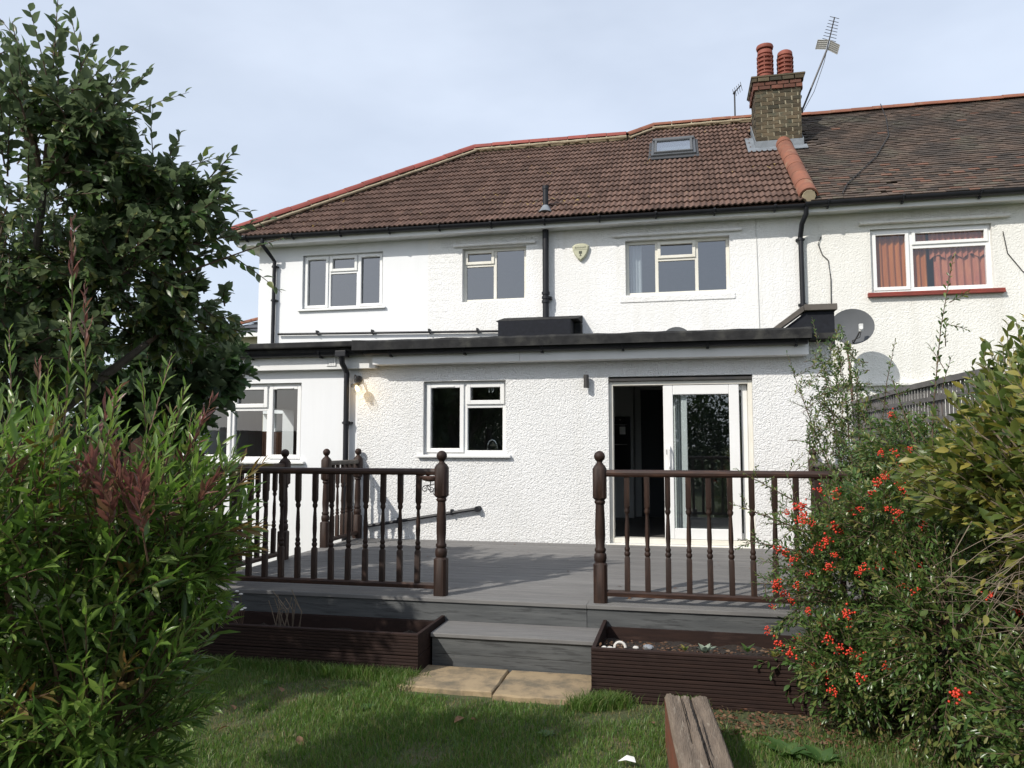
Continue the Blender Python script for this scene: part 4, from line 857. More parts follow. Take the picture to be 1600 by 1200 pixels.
for i in range(8):
    q = p1 + (p2 - p1) * (.30 + .095 * i + (.02 if i == 7 else 0)); hl = .13 - .006 * i; MB().tube([q - ex * hl, q + ex * hl], .0055, 6).build('element', M['darkmetal'], ae)
for s in (-1, 1):
    o_ = p1 + bd * .06; b = MB(); u = ex * s; vv = (bd * .85 + Vector((0, -.5, 0))).normalized()
    for k in range(6): b.tube([o_ + u * .02 + vv * (-.06 + .035 * k) + u * .02 * k * 0, o_ + u * .21 + vv * (-.10 + .035 * k)], .004, 5)
    a_, c_ = o_ + u * .02, o_ + u * .21; b.tube([a_ - vv * .06, a_ + vv * .12], .005, 5); b.tube([c_ - vv * .10, c_ + vv * .08], .005, 5)
    b.add([a_ - vv * .06, c_ - vv * .10, c_ + vv * .08, a_ + vv * .12], [(0, 1, 2, 3)]); b.build('reflector_grid', M['plastic_w'], ae)
MB().tube([p1, p1 + Vector((-.06, -.03, -.25)), p0 + Vector((.24, -.03, .38)), p0 + Vector((.04, -.03, .02))], .006, 6).build('cable', M['cable'], ae)
a2 = thing('tv_aerial', (1.2, 18, 7), 'small distant aerial on a thin mast behind the ridge', 'aerial')
k = 18 / 14.6; pz = lambda z: 1.62 + (z - 1.62) * k
MB().tube([(1.115 * k, 18, 7.0), (1.118 * k, 18, pz(8.27))], .018, 6).build('mast', M['darkmetal'], a2)
MB().tube([(1.09 * k, 18, pz(8.22)), (1.22 * k, 17.8, pz(8.30))], .014, 6).build('boom', M['darkmetal'], a2)
for i in range(5):
    q = Vector((1.10 * k + .033 * i * k, 18 - .04 * i, pz(8.23) + .02 * i)); MB().tube([q - Vector((.03, .12, -.05)), q + Vector((.03, .12, -.05))], .006, 5).build('element', M['metal'], a2)
rp = thing('rear_chimney_pot', (1.72, 17.4, 7.6), 'red clay pot peeping over the ridge beside the chimney', 'pot')
MB().rings([(7.6, .16, 0), (8.72, .15, 0), (8.73, .19, 0), (8.80, .19, 0), (8.86, .14, 0)], 1.72, 17.4, 16).build('pot_body', M['pot'], rp, smooth=True)

# ------------------------------------------------------------------ fittings seen through the glass
tu = thing('oven_unit', (-.95, 12.3, ZD), 'tall kitchen unit with built-in black double oven seen through the open door', 'oven')
MB().box(-1.45, -.72, 12.3, 12.59, ZD + .04, 2.70).build('carcass', M['cab'], tu, bevel=.003)
ov = MB().box(-1.32, -.76, 12.27, 12.299, 1.16, 2.06).build('oven_front', M['oven'], tu, bevel=.003)
for z in (1.93, 1.62): MB().tube([(-1.27, 12.245, z), (-.81, 12.245, z)], .010, 8).build('handle', M['chrome'], ov)
for x in (-1.16, -1.04, -.92): MB().tube([(x, 12.27, 2.01), (x, 12.25, 2.01)], .018, 10).build('knob', M['chrome'], ov)
MB().box(-.93, -.84, 12.262, 12.269, 1.78, 1.90).build('sticker', M['paper'], ov)
dr = thing('inner_doorway', (-.4, 12.5, ZD), 'pale door frame round a dark panel standing for the unlit inner doorway', 'doorway')
MB().box(-.70, -.61, 12.54, 12.59, ZD + .04, 2.6).box(-.15, -.06, 12.54, 12.59, ZD + .04, 2.6).box(-.609, -.151, 12.54, 12.59, 2.5, 2.6).build('architrave', M['cab'], dr, bevel=.004)
MB().box(-.608, -.152, 12.575, 12.592, ZD + .04, 2.498).build('dark_panel', M['inner_dark'], dr)  # solid panel, the darkness of the unlit doorway put into its colour
bl = thing('vertical_blind', (0, 9.68, ZD), 'stack of pale vertical blind slats drawn aside behind the sliding glass', 'blind')
for i in range(5): MB().box(-.07 + .026 * i, -.05 + .026 * i, 9.66, 9.75, ZD + .10, 2.34).build('slat', M['blind'], bl)
MB().box(-.1, .75, 9.68, 9.72, 2.341, 2.38).build('head_rail', M['upvc'], bl)
tp = thing('kitchen_tap', (-2.4, 9.8, 1.3), 'chrome swan-neck tap standing inside the kitchen window', 'tap')
MB().tube([(-2.46, 9.78, 1.30), (-2.46, 9.78, 1.56), (-2.455, 9.78, 1.62), (-2.43, 9.78, 1.665), (-2.395, 9.78, 1.68), (-2.36, 9.78, 1.665), (-2.335, 9.78, 1.62), (-2.33, 9.78, 1.57)], .012, 10).build('spout', M['chrome'], tp, smooth=True)
MB().tube([(-2.46, 9.78, 1.28), (-2.46, 9.78, 1.34)], .024, 12).build('tap_base', M['chrome'], tp, smooth=True)
wt = thing('worktop', (-2.6, 9.8, ZD), 'dark kitchen worktop and units below the kitchen window', 'worktop')
MB().box(-4.0, -1.2, 9.61, 10.2, 1.25, 1.30).build('top', M['inner_dark'], wt); MB().box(-4.0, -1.2, 9.62, 10.15, ZD + .04, 1.249).build('units', M['cab'], wt)
def curtain(name, x0, x1, y, z0, z1, mat, lab, waves=9, amp=.03, swag=0):
    t = thing(name, ((x0+x1)/2, y, z0), lab, 'curtain'); n = waves * 8; vs_ = []
    for zz in range(7):
        f = zz / 6
        for i in range(n + 1): vs_.append((x0 + (x1-x0) * i / n, y + amp * (1 - .4 * f) * math.sin(2 * math.pi * waves * i / n + f), z0 + (z1-z0) * f + (swag * abs(math.sin(math.pi * 4 * i / n)) if zz == 0 else 0)))
    MB().add(vs_, [(j*(n+1)+i, j*(n+1)+i+1, (j+1)*(n+1)+i+1, (j+1)*(n+1)+i) for j in range(6) for i in range(n)]).build('drape', mat, t, smooth=True)
curtain('curtain', 3.0, 3.95, YU + .17, 3.9, 5.2, M['curtain'], 'orange curtain behind the left part of the neighbouring upstairs window', 10)
curtain('curtain', 4.05, 4.95, YU + .18, 3.9, 5.2, M['curtain2'], 'salmon pink curtain behind the right part of the neighbouring upstairs window', 8)
curtain('curtain_pelmet', 3.98, 4.95, YU + .145, 4.58, 5.2, M['curtain2'], 'gathered pink pelmet with scalloped hem above the neighbouring curtains', 12, .02, .08)
curtain('curtain', -.80, -.60, YU + .24, 4.0, 5.2, M['blind'], 'white curtain at the left edge of the upper right window', 3, .02)

# ------------------------------------------------------------------ fences
fr = thing('boundary_fence', (1.9, 6, 0), 'brown boarded fence topped with grey lattice along the right boundary', 'fence')
FX = 1.90
def ftop(y): return 2.09 + .012 * math.sin((y - 5.3) * .9)
y = 1.0; k = 0
while y < 9.3:
    MB().box(FX + (k % 2) * .012, FX + .018 + (k % 2) * .012, y, min(y + .125, 9.32), .03, 1.60).build('fence_board', M['fence'], fr); y += .13; k += 1
for y in (1.0, 2.85, 4.7, 6.55, 8.4): MB().box(FX + .035, FX + .12, y, y + .085, 0, 2.02).build('fence_post', M['fence'], fr)
y = 5.3
while y < 9.25:
    MB().box(FX + .002, FX + .014, y, y + .032, 1.605, ftop(y) - .02).build('lattice_slat', M['lattice'], fr); y += .082
for z in (1.63, 1.79, 1.95): MB().box(FX - .012, FX + .001, 5.3, 9.25, z, z + .036).build('lattice_rail', M['lattice'], fr)
n = 24
b = MB()
for i in range(n):
    a, c = 5.3 + 3.95 * i / n, 5.3 + 3.95 * (i + 1) / n
    b.add([(FX - .02, a, ftop(a) - .03), (FX + .03, a, ftop(a) - .03), (FX + .03, c, ftop(c) - .03), (FX - .02, c, ftop(c) - .03), (FX - .02, a, ftop(a) + .012), (FX + .03, a, ftop(a) + .012), (FX + .03, c, ftop(c) + .012), (FX - .02, c, ftop(c) + .012)], [(4, 5, 6, 7), (0, 3, 2, 1), (0, 4, 7, 3), (1, 2, 6, 5)])
b.build('lattice_capping', M['lattice'], fr)
fl = thing('side_fence', (-7.2, 6, 0), 'brown boarded fence behind the trees on the left', 'fence')
y = 0
while y < 13: MB().box(-7.2 + (int(y * 7.7) % 2) * .012, -7.18 + (int(y * 7.7) % 2) * .012, y, y + .125, .03, 1.85).build('fence_board', M['fence'], fl); y += .13
for y in (0, 2.6, 5.2, 7.8, 10.4): MB().box(-7.15, -7.05, y, y + .09, 0, 1.9).build('fence_post', M['fence'], fl)

# ------------------------------------------------------------------ weathered sleeper bench in the foreground
be = thing('sleeper_beam', (.06, 3.2, 0), 'weathered split timber sleeper with red painted side lying on the lawn', 'beam')
n, m = 90, 44; y0_, y1_ = 1.95, 4.36; vs_, fs_ = [], []; rr = random.Random(3)
crk = [rr.gauss(0, .006) for _ in range(n + 1)]
def bxc(y): return .0125 + (4.36 - y) * .085
for i in range(n + 1):
    y = y0_ + (y1_ - y0_) * i / n; cx = bxc(y)
    c1 = .15 + .10 * math.sin(y * 1.4 + .6) * .3 + crk[i] * .6; c2 = -.28 + .02 * math.sin(y * 5)
    for j in range(m + 1):
        u = -1 + 2 * j / m; g = .27 + rr.uniform(-.0008, .0008) + .003 * math.sin(u * 9 + y * 2)
        g -= .030 * math.exp(-((u - c1) / .028) ** 2) * (1 if 2.2 < y else .5) + .014 * math.exp(-((u - c2) / .03) ** 2) * (y > 3.7)
        g -= .018 * max(0, abs(u) - .9) / .1
        vs_.append((cx + u * .118 * (1 + .01 * math.sin(y * 7)) , y - (.012 * math.cos(u * 3) if i == n else 0) + (rr.uniform(-.012, .01) if i in (0, n) else 0), g))
for i in range(n):
    for j in range(m): fs_.append((i*(m+1)+j, i*(m+1)+j+1, (i+1)*(m+1)+j+1, (i+1)*(m+1)+j))
# finer columns around the split
MB().add(vs_, fs_).build('top_face', M['sleeper'], be, smooth=False)
for nm, s, mt in (('left_side', 0, M['sleeper_red']), ('right_side', m, M['sleeper'])):
    b = MB(); v_ = []
    for i in range(n + 1): p = vs_[i*(m+1)+s]; v_ += [p, (p[0] + rr.uniform(-.003, .003), p[1], .10), (p[0], p[1], -.02)]
    b.add(v_, [(i*3+q, i*3+q+1, (i+1)*3+q+1, (i+1)*3+q) for i in range(n) for q in (0, 1)]).build(nm, mt, be)
for i in (0, n):
    e_ = vs_[i*(m+1):(i+1)*(m+1)]; MB().add(e_ + [(p[0], p[1], -.02) for p in e_], [(j, j+1, j+m+2, j+m+1) for j in range(m)]).build('end_face', M['sleeper'], be)
b = MB()
for (u0, yA, yB, w_) in ((.17, 2.0, 3.75, .0045), (.10, 3.6, 4.33, .005), (-.27, 3.85, 4.30, .002), (.32, 3.55, 4.0, .002), (.05, 3.5, 3.75, .0018)):
    q = []; kk = 26
    for i in range(kk + 1):
        y = yA + (yB - yA) * i / kk; x = bxc(y) + .118 * (u0 + .03 * math.sin(y * 4 + u0 * 9)) + rr.gauss(0, .0016); w2 = w_ * math.sin(math.pi * (i + .4) / (kk + .8)) + .0006
        q += [(x - w2, y, .2725), (x + w2, y, .2725), (x, y, .262)]
    b.add(q, [(i*3, i*3+1, i*3+4, i*3+3) for i in range(kk)])
b.build('crack', M['crack'], be)

# ------------------------------------------------------------------ plants
def leaf_tpl(rows, fold=.25, curl=.25, twist=0):
    """leaf along +y, unit length; rows of (t, half width); triangles"""
    pos = lambda t: (t, -curl * t * t)
    V = [(0, 0, 0)]; F = []
    for t, w in rows:
        y, z = pos(t); V += [(-w, y, z + fold * w), (0, y, z), (w, y, z + fold * w)]
    y, z = pos(1); V.append((0, y, z)); m = len(rows); F += [(0, 2, 1), (0, 3, 2)]
    for r in range(m - 1):
        a = 1 + 3 * r; b_ = a + 3; F += [(a, a+1, b_+1), (a, b_+1, b_), (a+1, a+2, b_+2), (a+1, b_+2, b_+1)]
    a = 1 + 3 * (m - 1); k = a + 3; F += [(a, a+1, k), (a+1, a+2, k)]
    return np.array(V), np.array(F)
T_OV = leaf_tpl([(.16, .16), (.42, .29), (.72, .21), (.9, .08)], .35, .30)
T_LAN = leaf_tpl([(.25, .082), (.6, .102)], .45, .14)
T_PYR = leaf_tpl([(.35, .13), (.75, .17)], .4, .12)
T_ELL = leaf_tpl([(.22, .17), (.55, .23), (.82, .12)], .3, .22)
def fig_tpl():
    out = [(0, 0), (.20, -.03), (.38, .12), (.30, .24), (.47, .40), (.44, .56), (.22, .50), (.25, .70), (.10, .98), (0, 1.03), (-.10, .98), (-.25, .70), (-.22, .50), (-.44, .56), (-.47, .40), (-.30, .24), (-.38, .12), (-.20, -.03)]
    V = [(0, .38, 0)] + [(x, y, .16 * abs(x) - .22 * max(0, y - .3) ** 2 + (.03 if i % 3 else -.03)) for i, (x, y) in enumerate(out)]
    n = len(out); return np.array(V), np.array([(0, 1 + i, 1 + (i + 1) % n) for i in range(n)])
T_FIG = fig_tpl()
def unit(a): return a / np.maximum(np.linalg.norm(a, axis=-1, keepdims=True), 1e-9)
class Leaves:
    def __init__(s): s.p = []; s.d = []; s.n = []; s.s = []
    def put(s, p, d, n, sc_): s.p.append(p); s.d.append(d); s.n.append(n); s.s.append(sc_)
    def build(s, name, mat, parent, tpl, limit=300, rest='foliage'):
        if not s.p: return
        p, d, n, sc_ = np.array(s.p), unit(np.array(s.d)), np.array(s.n), np.array(s.s)
        x = unit(np.cross(d, n)); z = np.cross(x, d); Rm = np.stack([x, d, z], axis=2)       # columns
        c = Vector(cam.location); fw = np.array([-math.sin(YAW), math.cos(YAW), 0]); rt = np.array([math.cos(YAW), math.sin(YAW), 0])
        rel = p - np.array(c); dep = rel @ fw; lat = np.abs(rel @ rt) / np.maximum(dep, .1); ver = np.abs(rel[:, 2]) / np.maximum(dep, .1)
        score = sc_ / np.maximum(dep, .3); score[(dep < .3) | (lat > .68) | (ver > .6)] = -1
        order = np.argsort(-score); w = wpos(parent); top = set(order[:limit].tolist())
        me = fast_mesh(name, tpl[0], tpl[1], mat)
        for i in order[:limit]:
            o = link(name, me, parent); mt = Matrix([[*(Rm[i][r] * sc_[i]), p[i][r] - w[r]] for r in range(3)] + [[0, 0, 0, 1]]); o.matrix_local = mt
        idx = np.array([i for i in range(len(p)) if i not in top])
        if len(idx):
            V = (np.einsum('nij,vj->nvi', Rm[idx], tpl[0]) * sc_[idx][:, None, None] + p[idx][:, None, :] - np.array(w)).reshape(-1, 3)
            F = (tpl[1][None] + (np.arange(len(idx)) * len(tpl[0]))[:, None, None]).reshape(-1, 3)
            o = link(rest, fast_mesh(rest, V, F, mat), parent); o['kind'] = 'stuff'
def rnd3(s=1.0): return RNG.normal(0, s, 3)
def shoot(lv, stems, p0, p1, n, L_, ang=50, s0=.15, bend=.08, r=.004, up=.25, jit=.25, tip=None, ntip=0, taper=.35, droop=0):
    """one leafy shoot from p0 to p1: leaves spiral round the stem; the last ntip go into the set 'tip'"""
    p0, p1 = np.array(p0, float), np.array(p1, float); d = p1 - p0; ln = np.linalg.norm(d); t = d / ln
    side = unit(np.cross(t, rnd3())); mid = (p0 + p1) / 2 + side * ln * bend * RNG.normal() + np.array([0, 0, ln * bend * .6])
    B = lambda u: (1-u)**2 * p0 + 2*u*(1-u) * mid + u*u * p1
    if stems is not None: stems.tube([B(u) for u in (0, .35, .7, 1)], [r, r * .8, r * .55, r * .25], 4, False)
    a0 = RNG.uniform(0, 6.28)
    for i in range(n):
        u = s0 + (1 - s0) * (i + .5) / n; q = B(u); tt = unit(B(min(u + .05, 1.0)) - B(max(u - .05, 0)) + 1e-6)
        e1 = unit(np.cross(tt, np.array([.31, .2, .93]))); e2 = np.cross(tt, e1); a = a0 + i * 2.4 + RNG.normal(0, .2)
        rad = e1 * math.cos(a) + e2 * math.sin(a); an = R(ang) * (1 - .45 * u) * RNG.uniform(.8, 1.25)
        dr = tt * math.cos(an) + rad * math.sin(an) + np.array([0, 0, up - droop]) * .4 + rnd3(jit * .4)
        nn = np.array([0, 0, 1.0]) * .8 + rad * .35 - tt * .1 + rnd3(jit)
        sc_ = L_ * RNG.uniform(.7, 1.15) * (1 - taper * max(0, u - .75) / .25)
        (tip if tip is not None and i >= n - ntip else lv).put(q, dr, nn, sc_)
def in_ell(c, r, shell=.0):
    while True:
        v = RNG.uniform(-1, 1, 3); m = np.linalg.norm(v)
        if shell < m < 1: return np.array(c) + v * np.array(r)

# --- apple tree on the left
ap = thing('apple_tree', (-4.35, 4.15, 0), 'leafy apple tree with upright shoots against the sky at the left edge', 'tree')
lv, st = Leaves(), MB(); tr = MB(); base = np.array((-4.45, 4.15, 0)); fork = np.array((-4.30, 4.2, 1.35))
tr.tube([base, base + (.03, .02, .6), fork], [.12, .10, .095], 12)
hubs = [(-3.9, 4.3, 2.5), (-4.4, 4.0, 3.1), (-4.9, 4.4, 2.8), (-4.2, 4.8, 2.6), (-3.6, 4.5, 2.9), (-4.6, 3.6, 2.6), (-4.0, 4.1, 3.3), (-5.2, 3.9, 3.2), (-3.5, 4.5, 2.3)]
for h in hubs:
    h = np.array(h); m_ = (fork + h) / 2 + rnd3(.08); tr.tube([fork, m_, h], [.07, .045, .022], 8)
tr.build('trunk', M['bark'], ap, smooth=True)
tips = [(-3.91, 4.05, 4.55), (-3.95, 4.1, 4.2), (-3.67, 4.12, 4.26), (-3.33, 4.22, 4.05), (-3.5, 4.2, 4.1), (-3.32, 4.45, 3.63), (-2.93, 4.56, 3.60), (-3.0, 4.6, 3.50), (-3.05, 4.6, 3.35), (-3.3, 4.5, 3.75), (-3.1, 4.5, 3.2), (-2.95, 4.65, 3.05), (-3.0, 4.7, 2.9), (-3.3, 4.75, 2.60), (-4.1, 3.9, 4.3), (-3.9, 3.7, 3.9), (-4.3, 3.8, 4.4), (-3.7, 4.2, 3.85), (-3.45, 4.4, 3.5), (-3.6, 4.3, 3.7), (-4.5, 4.2, 4.4), (-4.9, 4.4, 4.2), (-3.2, 4.6, 3.45), (-3.75, 4.15, 4.05), (-4.05, 3.9, 4.0)]
for t in tips:
    t = np.array(t); h = np.array(min(hubs, key=lambda q: np.linalg.norm(np.array(q) - t))); m_ = h + (t - h) * .35
    st.tube([h, m_], [.018, .010], 5, False); shoot(lv, st, m_, t, 24, .095, 58, .02, .07, .009, up=.3)
    for _ in range(3):
        b0 = h + (t - h) * RNG.uniform(.3, .75); shoot(lv, st, b0, b0 + (t - h) * .28 + rnd3(.16), 12, .092, 60, .1, .08, .005)
for c_, r_, n_ in (((-4.25, 4.2, 3.15), (1.0, .9, 1.0), 150), ((-3.75, 4.4, 2.75), (.78, .6, .6), 135), ((-4.6, 4.2, 2.4), (.9, .9, .6), 100), ((-4.0, 4.0, 2.2), (.7, .5, .5), 80), ((-3.40, 4.5, 3.15), (.55, .40, .42), 70), ((-3.45, 4.75, 2.50), (.55, .40, .36), 70), ((-3.80, 4.1, 3.65), (.40, .35, .40), 36), ((-3.60, 4.3, 3.42), (.36, .30, .34), 60)):
    for _ in range(n_):
        t = in_ell(c_, r_, .4); h = np.array(c_) + (t - np.array(c_)) * RNG.uniform(.3, .55) + rnd3(.07); shoot(lv, st, h, t, 18, .088, 60, .05, .1, .006, up=.15)
# the long bare spray reaching towards the house corner
shoot(lv, st, (-3.3, 4.5, 2.75), (-2.62, 4.7, 3.03), 11, .06, 75, .35, .03, .008, droop=.5)
st.build('branches', M['twig'], ap)['kind'] = 'stuff'; lv.build('leaf', M['apple'], ap, T_OV)

# --- fig behind it
fg = thing('fig_tree', (-4.75, 6.3, 0), 'fig tree with big lobed leaves beside the left deck corner', 'tree')
lv, st = Leaves(), MB(); base = np.array((-4.75, 6.2, 0)); tr = MB()
for t in ((-4.5, 6.1, 2.0), (-4.9, 5.9, 2.3), (-4.25, 6.25, 2.1), (-5.2, 6.2, 2.2), (-4.7, 5.7, 1.9)): tr.tube([base + rnd3(.04) * (1, 1, 0), (base + np.array(t)) / 2 + rnd3(.07), t], [.045, .032, .014], 8)
tr.build('trunk', M['bark'], fg, smooth=True)
for _ in range(120):
    t = in_ell((-4.55, 6.05, 2.15), (.70, .6, .60), .35); h = np.array((-4.7, 6.1, 1.8)) + (t - np.array((-4.7, 6.1, 1.8))) * .55
    shoot(lv, st, h, t, 7, .17, 75, .2, .1, .008, up=-.1, jit=.35, taper=.3)
for _ in range(34):
    t = in_ell((-4.08, 6.25, 2.32), (.26, .3, .36), .2); shoot(lv, st, np.array((-4.4, 6.15, 2.0)) + (t - np.array((-4.4, 6.15, 2.0))) * .6, t, 6, .16, 75, .2, .1, .007, jit=.35)
shoot(lv, st, (-4.2, 6.25, 2.2), (-3.9, 6.28, 2.5), 8, .15, 70, .2, .05, .008); shoot(lv, st, (-4.2, 6.2, 2.1), (-3.95, 6.3, 2.15), 7, .17, 80, .2, .05, .008, droop=.8)
for _ in range(80):
    t = in_ell((-5.2, 5.3, 1.7), (.7, .7, .7), .3); shoot(lv, st, t + rnd3(.2), t, 6, .16, 75, .2, .1, .008, jit=.35)
st.build('branches', M['twig'], fg)['kind'] = 'stuff'; lv.build('leaf', M['fig'], fg, T_FIG)

# --- bottlebrush shrub, left foreground
bo = thing('bottlebrush_shrub', (-2.35, 2.6, 0), 'dense narrow-leaved shrub with reddish young tips filling the lower left', 'shrub')
lv, red, olv, new, st = Leaves(), Leaves(), Leaves(), Leaves(), MB(); tr = MB(); root = np.array((-2.35, 2.6, 0))
ells = [((-2.32, 2.55, 1.15), (.70, .70, .58), 210), ((-2.08, 2.45, .70), (.46, .58, .46), 130), ((-1.98, 2.70, 1.22), (.36, .4, .42), 95), ((-2.5, 2.2, .6), (.6, .6, .5), 120), ((-2.45, 2.1, 1.30), (.55, .5, .45), 100), ((-2.15, 2.3, .32), (.42, .5, .30), 120)]
for k in range(14):
    a = k * .45; e = np.array((-2.3 + .38 * math.cos(a), 2.55 + .38 * math.sin(a), 1.0 + .25 * math.sin(3 * a))); tr.tube([root + rnd3(.03) * (1, 1, 0), (root + e) / 2 + rnd3(.05), e], [.020, .015, .008], 6)
tr.build('stems', M['redtwig'], bo)
for c_, r_, n_ in ells:
    for _ in range(n_):
        t = in_ell(c_, r_, .5); c0_ = np.array(c_) - (0, 0, .15); h = c0_ + (t - c0_) * RNG.uniform(.35, .6); dd = unit(t - h); t = h + (dd + np.array([0, 0, .35])) * np.linalg.norm(t - h) * 1.05
        hi = t[2] > 1.3 and RNG.random() < .02; ol = not hi and RNG.random() < .06
        shoot(lv, st, h, t, 18, .102, 60, .05, .10, .0032, up=.2, tip=red if hi else (olv if ol else new), ntip=12 if hi or ol else 6)
for p_, q_, n_, nt_ in (((-2.50, 2.45, 1.3), (-2.62, 2.5, 1.95), 36, 0), ((-2.45, 2.3, 1.3), (-2.50, 2.3, 1.88), 34, 0), ((-2.30, 2.4, 1.3), (-2.28, 2.4, 1.92), 34, 0), ((-2.2, 2.3, 1.3), (-2.18, 2.3, 1.80), 30, 0), ((-2.6, 2.6, 1.3), (-2.72, 2.65, 2.1), 40, 0), ((-2.15, 2.5, 1.3), (-2.10, 2.55, 1.85), 30, 0), ((-2.0, 2.6, 1.25), (-1.86, 2.62, 1.85), 32, 0), ((-1.95, 2.7, 1.25), (-1.92, 2.75, 1.75), 28, 0), ((-2.33, 2.5, 1.35), (-2.31, 2.51, 2.50), 58, 14), ((-2.22, 2.55, 1.3), (-2.265, 2.54, 2.25), 46, 14), ((-2.4, 2.5, 1.3), (-2.42, 2.5, 1.95), 36, 6), ((-2.1, 2.6, 1.3), (-2.0, 2.72, 1.98), 34, 0), ((-2.05, 2.7, 1.3), (-2.12, 2.7, 1.93), 32, 0)):
    shoot(lv, st, p_, q_, n_, .082, 40, .05, .03, .006, up=.3, tip=red if nt_ else new, ntip=nt_ or 12, taper=.5)
for p_, q_ in (((-1.95, 2.65, 1.4), (-1.78, 2.68, 1.80)), ((-1.92, 2.4, 1.35), (-1.88, 2.28, 1.55)), ((-1.95, 2.4, 1.35), (-1.90, 2.3, 1.62)), ((-2.0, 2.35, 1.35), (-1.98, 2.28, 1.58)), ((-1.85, 2.6, 1.3), (-1.70, 2.6, 1.50))):
    shoot(lv, st, p_, q_, 26, .074, 40, .1, .05, .005, up=.25, tip=red, ntip=19)
for _ in range(9):
    t = np.array((-1.88, 2.24, 1.50)) + rnd3(1.0) * (.10, .07, .05); shoot(lv, st, t - np.array((.05, -.10, .20)) + rnd3(.02), t, 18, .082, 48, .25, .05, .004, up=.3, tip=red, ntip=14)
for p_, q_ in (((-1.85, 2.7, 1.25), (-1.60, 2.74, 1.30)), ((-1.85, 2.7, 1.15), (-1.60, 2.74, 1.22)), ((-1.8, 2.7, 1.35), (-1.62, 2.8, 1.55))):
    shoot(lv, st, p_, q_, 24, .078, 45, .1, .05, .005, tip=olv, ntip=14)
st.build('twigs', M['redtwig'], bo)['kind'] = 'stuff'; lv.build('leaf', M['bottle'], bo, T_LAN); new.build('fresh_leaf', M['bottle_new'], bo, T_LAN, 200, 'fresh_foliage'); red.build('young_leaf', M['bottle_red'], bo, T_LAN, 150, 'young_foliage'); olv.build('olive_leaf', M['bottle_olive'], bo, T_LAN, 60, 'olive_foliage')

# --- firethorn along the right fence
py = thing('firethorn_bush', (1.25, 4.8, 0), 'sprawling firethorn bush hung with red berry clusters at the right', 'bush')
lv, st = Leaves(), MB(); tr = MB(); bers = []
ells = [((1.02, 5.15, .74), (.58, .62, .74), 400), ((1.35, 4.35, .62), (.52, .75, .70), 430), ((1.50, 3.4, .50), (.48, .7, .60), 330), ((1.40, 5.75, 1.20), (.42, .7, .46), 210), ((1.20, 4.9, 1.15), (.45, .6, .38), 200), ((.92, 4.75, .38), (.38, .42, .40), 190), ((1.60, 4.9, 1.30), (.34, .9, .42), 230), ((1.50, 5.7, 1.52), (.36, .9, .34), 240)]
for k in range(12):
    c_ = ells[k % 6][0]; tr.tube([(1.5, 4.2 + .3 * (k % 5), 0), ((1.5 + c_[0]) / 2, (4.6 + c_[1]) / 2, c_[2] * .5), np.array(c_) + rnd3(.15)], [.022, .014, .006], 6)
tr.build('stems', M['bark'], py)
camv = np.array((0, 0, 1.62))
for c_, r_, n_ in ells:
    for _ in range(n_):
        t = in_ell(c_, r_, .55); c0_ = np.array(c_); h = c0_ + (t - c0_) * RNG.uniform(.35, .65) + rnd3(.04); shoot(lv, st, h, t, 22, .046, 60, .05, .1, .003, up=.15, jit=.3)
        out = np.dot(unit(t - c0_), unit(camv - t))
        lft = 1.25 - t[0] + .25 * (t[1] - 4.6)
        if out > .1 and RNG.random() < np.clip(.07 + .34 * lft, .03, .36) and len(bers) < 140 and t[2] > .3: bers.append(t + unit(camv - t) * .03)
for p_, q_, n_ in (((1.30, 6.7, 1.3), (1.13, 6.94, 2.70), 90), ((1.35, 6.75, 1.3), (1.30, 6.8, 2.45), 70), ((1.4, 6.6, 1.3), (1.42, 6.7, 2.30), 60), ((1.25, 6.8, 1.3), (.92, 7.0, 2.42), 50), ((1.5, 6.4, 1.3), (1.62, 6.3, 2.42), 60), ((1.45, 5.0, 1.3), (1.55, 4.77, 2.70), 85), ((1.5, 5.2, 1.4), (1.3, 5.2, 2.05), 45), ((1.75, 4.7, 1.3), (1.90, 4.6, 2.30), 40), ((1.0, 5.6, 1.1), (.38, 5.62, 1.45), 50), ((.9, 5.5, 1.0), (.33, 5.5, 1.22), 45), ((.85, 5.4, .9), (.36, 5.3, 1.0), 45), ((.9, 5.2, .7), (.42, 5.15, .75), 40)):
    shoot(lv, st, p_, q_, n_, .042, 62, .02, .04, .006, up=.1); p_, q_ = np.array(p_), np.array(q_)
    for k in range(9):
        f = .1 + .8 * k / 9; b0 = p_ + (q_ - p_) * f; dd = unit(rnd3() + (q_ - p_) * .5) * (.26 * (1 - f) + .06); shoot(lv, st, b0, b0 + dd, 12, .034, 55, .1, .05, .003)
for _ in range(300):
    t = in_ell((1.28, 6.74, 1.72), (.26, .35, .80), .1); shoot(lv, st, t - rnd3(.1), t + np.array((0, 0, .10)), 13, .042, 58, .05, .1, .003)
st.build('twigs', M['twig'], py)['kind'] = 'stuff'; lv.build('leaf', M['pyra'], py, T_PYR)
ico = bmesh.new(); bmesh.ops.create_icosphere(ico, subdivisions=1, radius=1); iv = np.array([v.co[:] for v in ico.verts]); if_ = np.array([[v.index for v in f.verts] for f in ico.faces]); ico.free()
bers += [np.array(q) for q in ((.72, 5.25, 1.22), (.76, 5.2, 1.16), (.80, 5.25, 1.08), (.84, 5.1, 1.0), (.60, 5.0, .72), (.64, 4.95, .68), (.50, 5.05, .48), (.56, 4.98, .42), (.78, 4.6, .55), (.83, 4.55, .52), (.88, 4.5, .5), (.93, 4.5, .48), (1.0, 4.3, .5))]
clus = []
for v in range(4):
    cs = [rnd3(.015) * (1, 1, .8) for _ in range(20)]; V = np.concatenate([iv * .0056 * RNG.uniform(.85, 1.15) + c for c in cs]); F = np.concatenate([if_ + i * len(iv) for i in range(len(cs))]); clus.append(fast_mesh('berry_cluster', V, F, M['berry'], True))
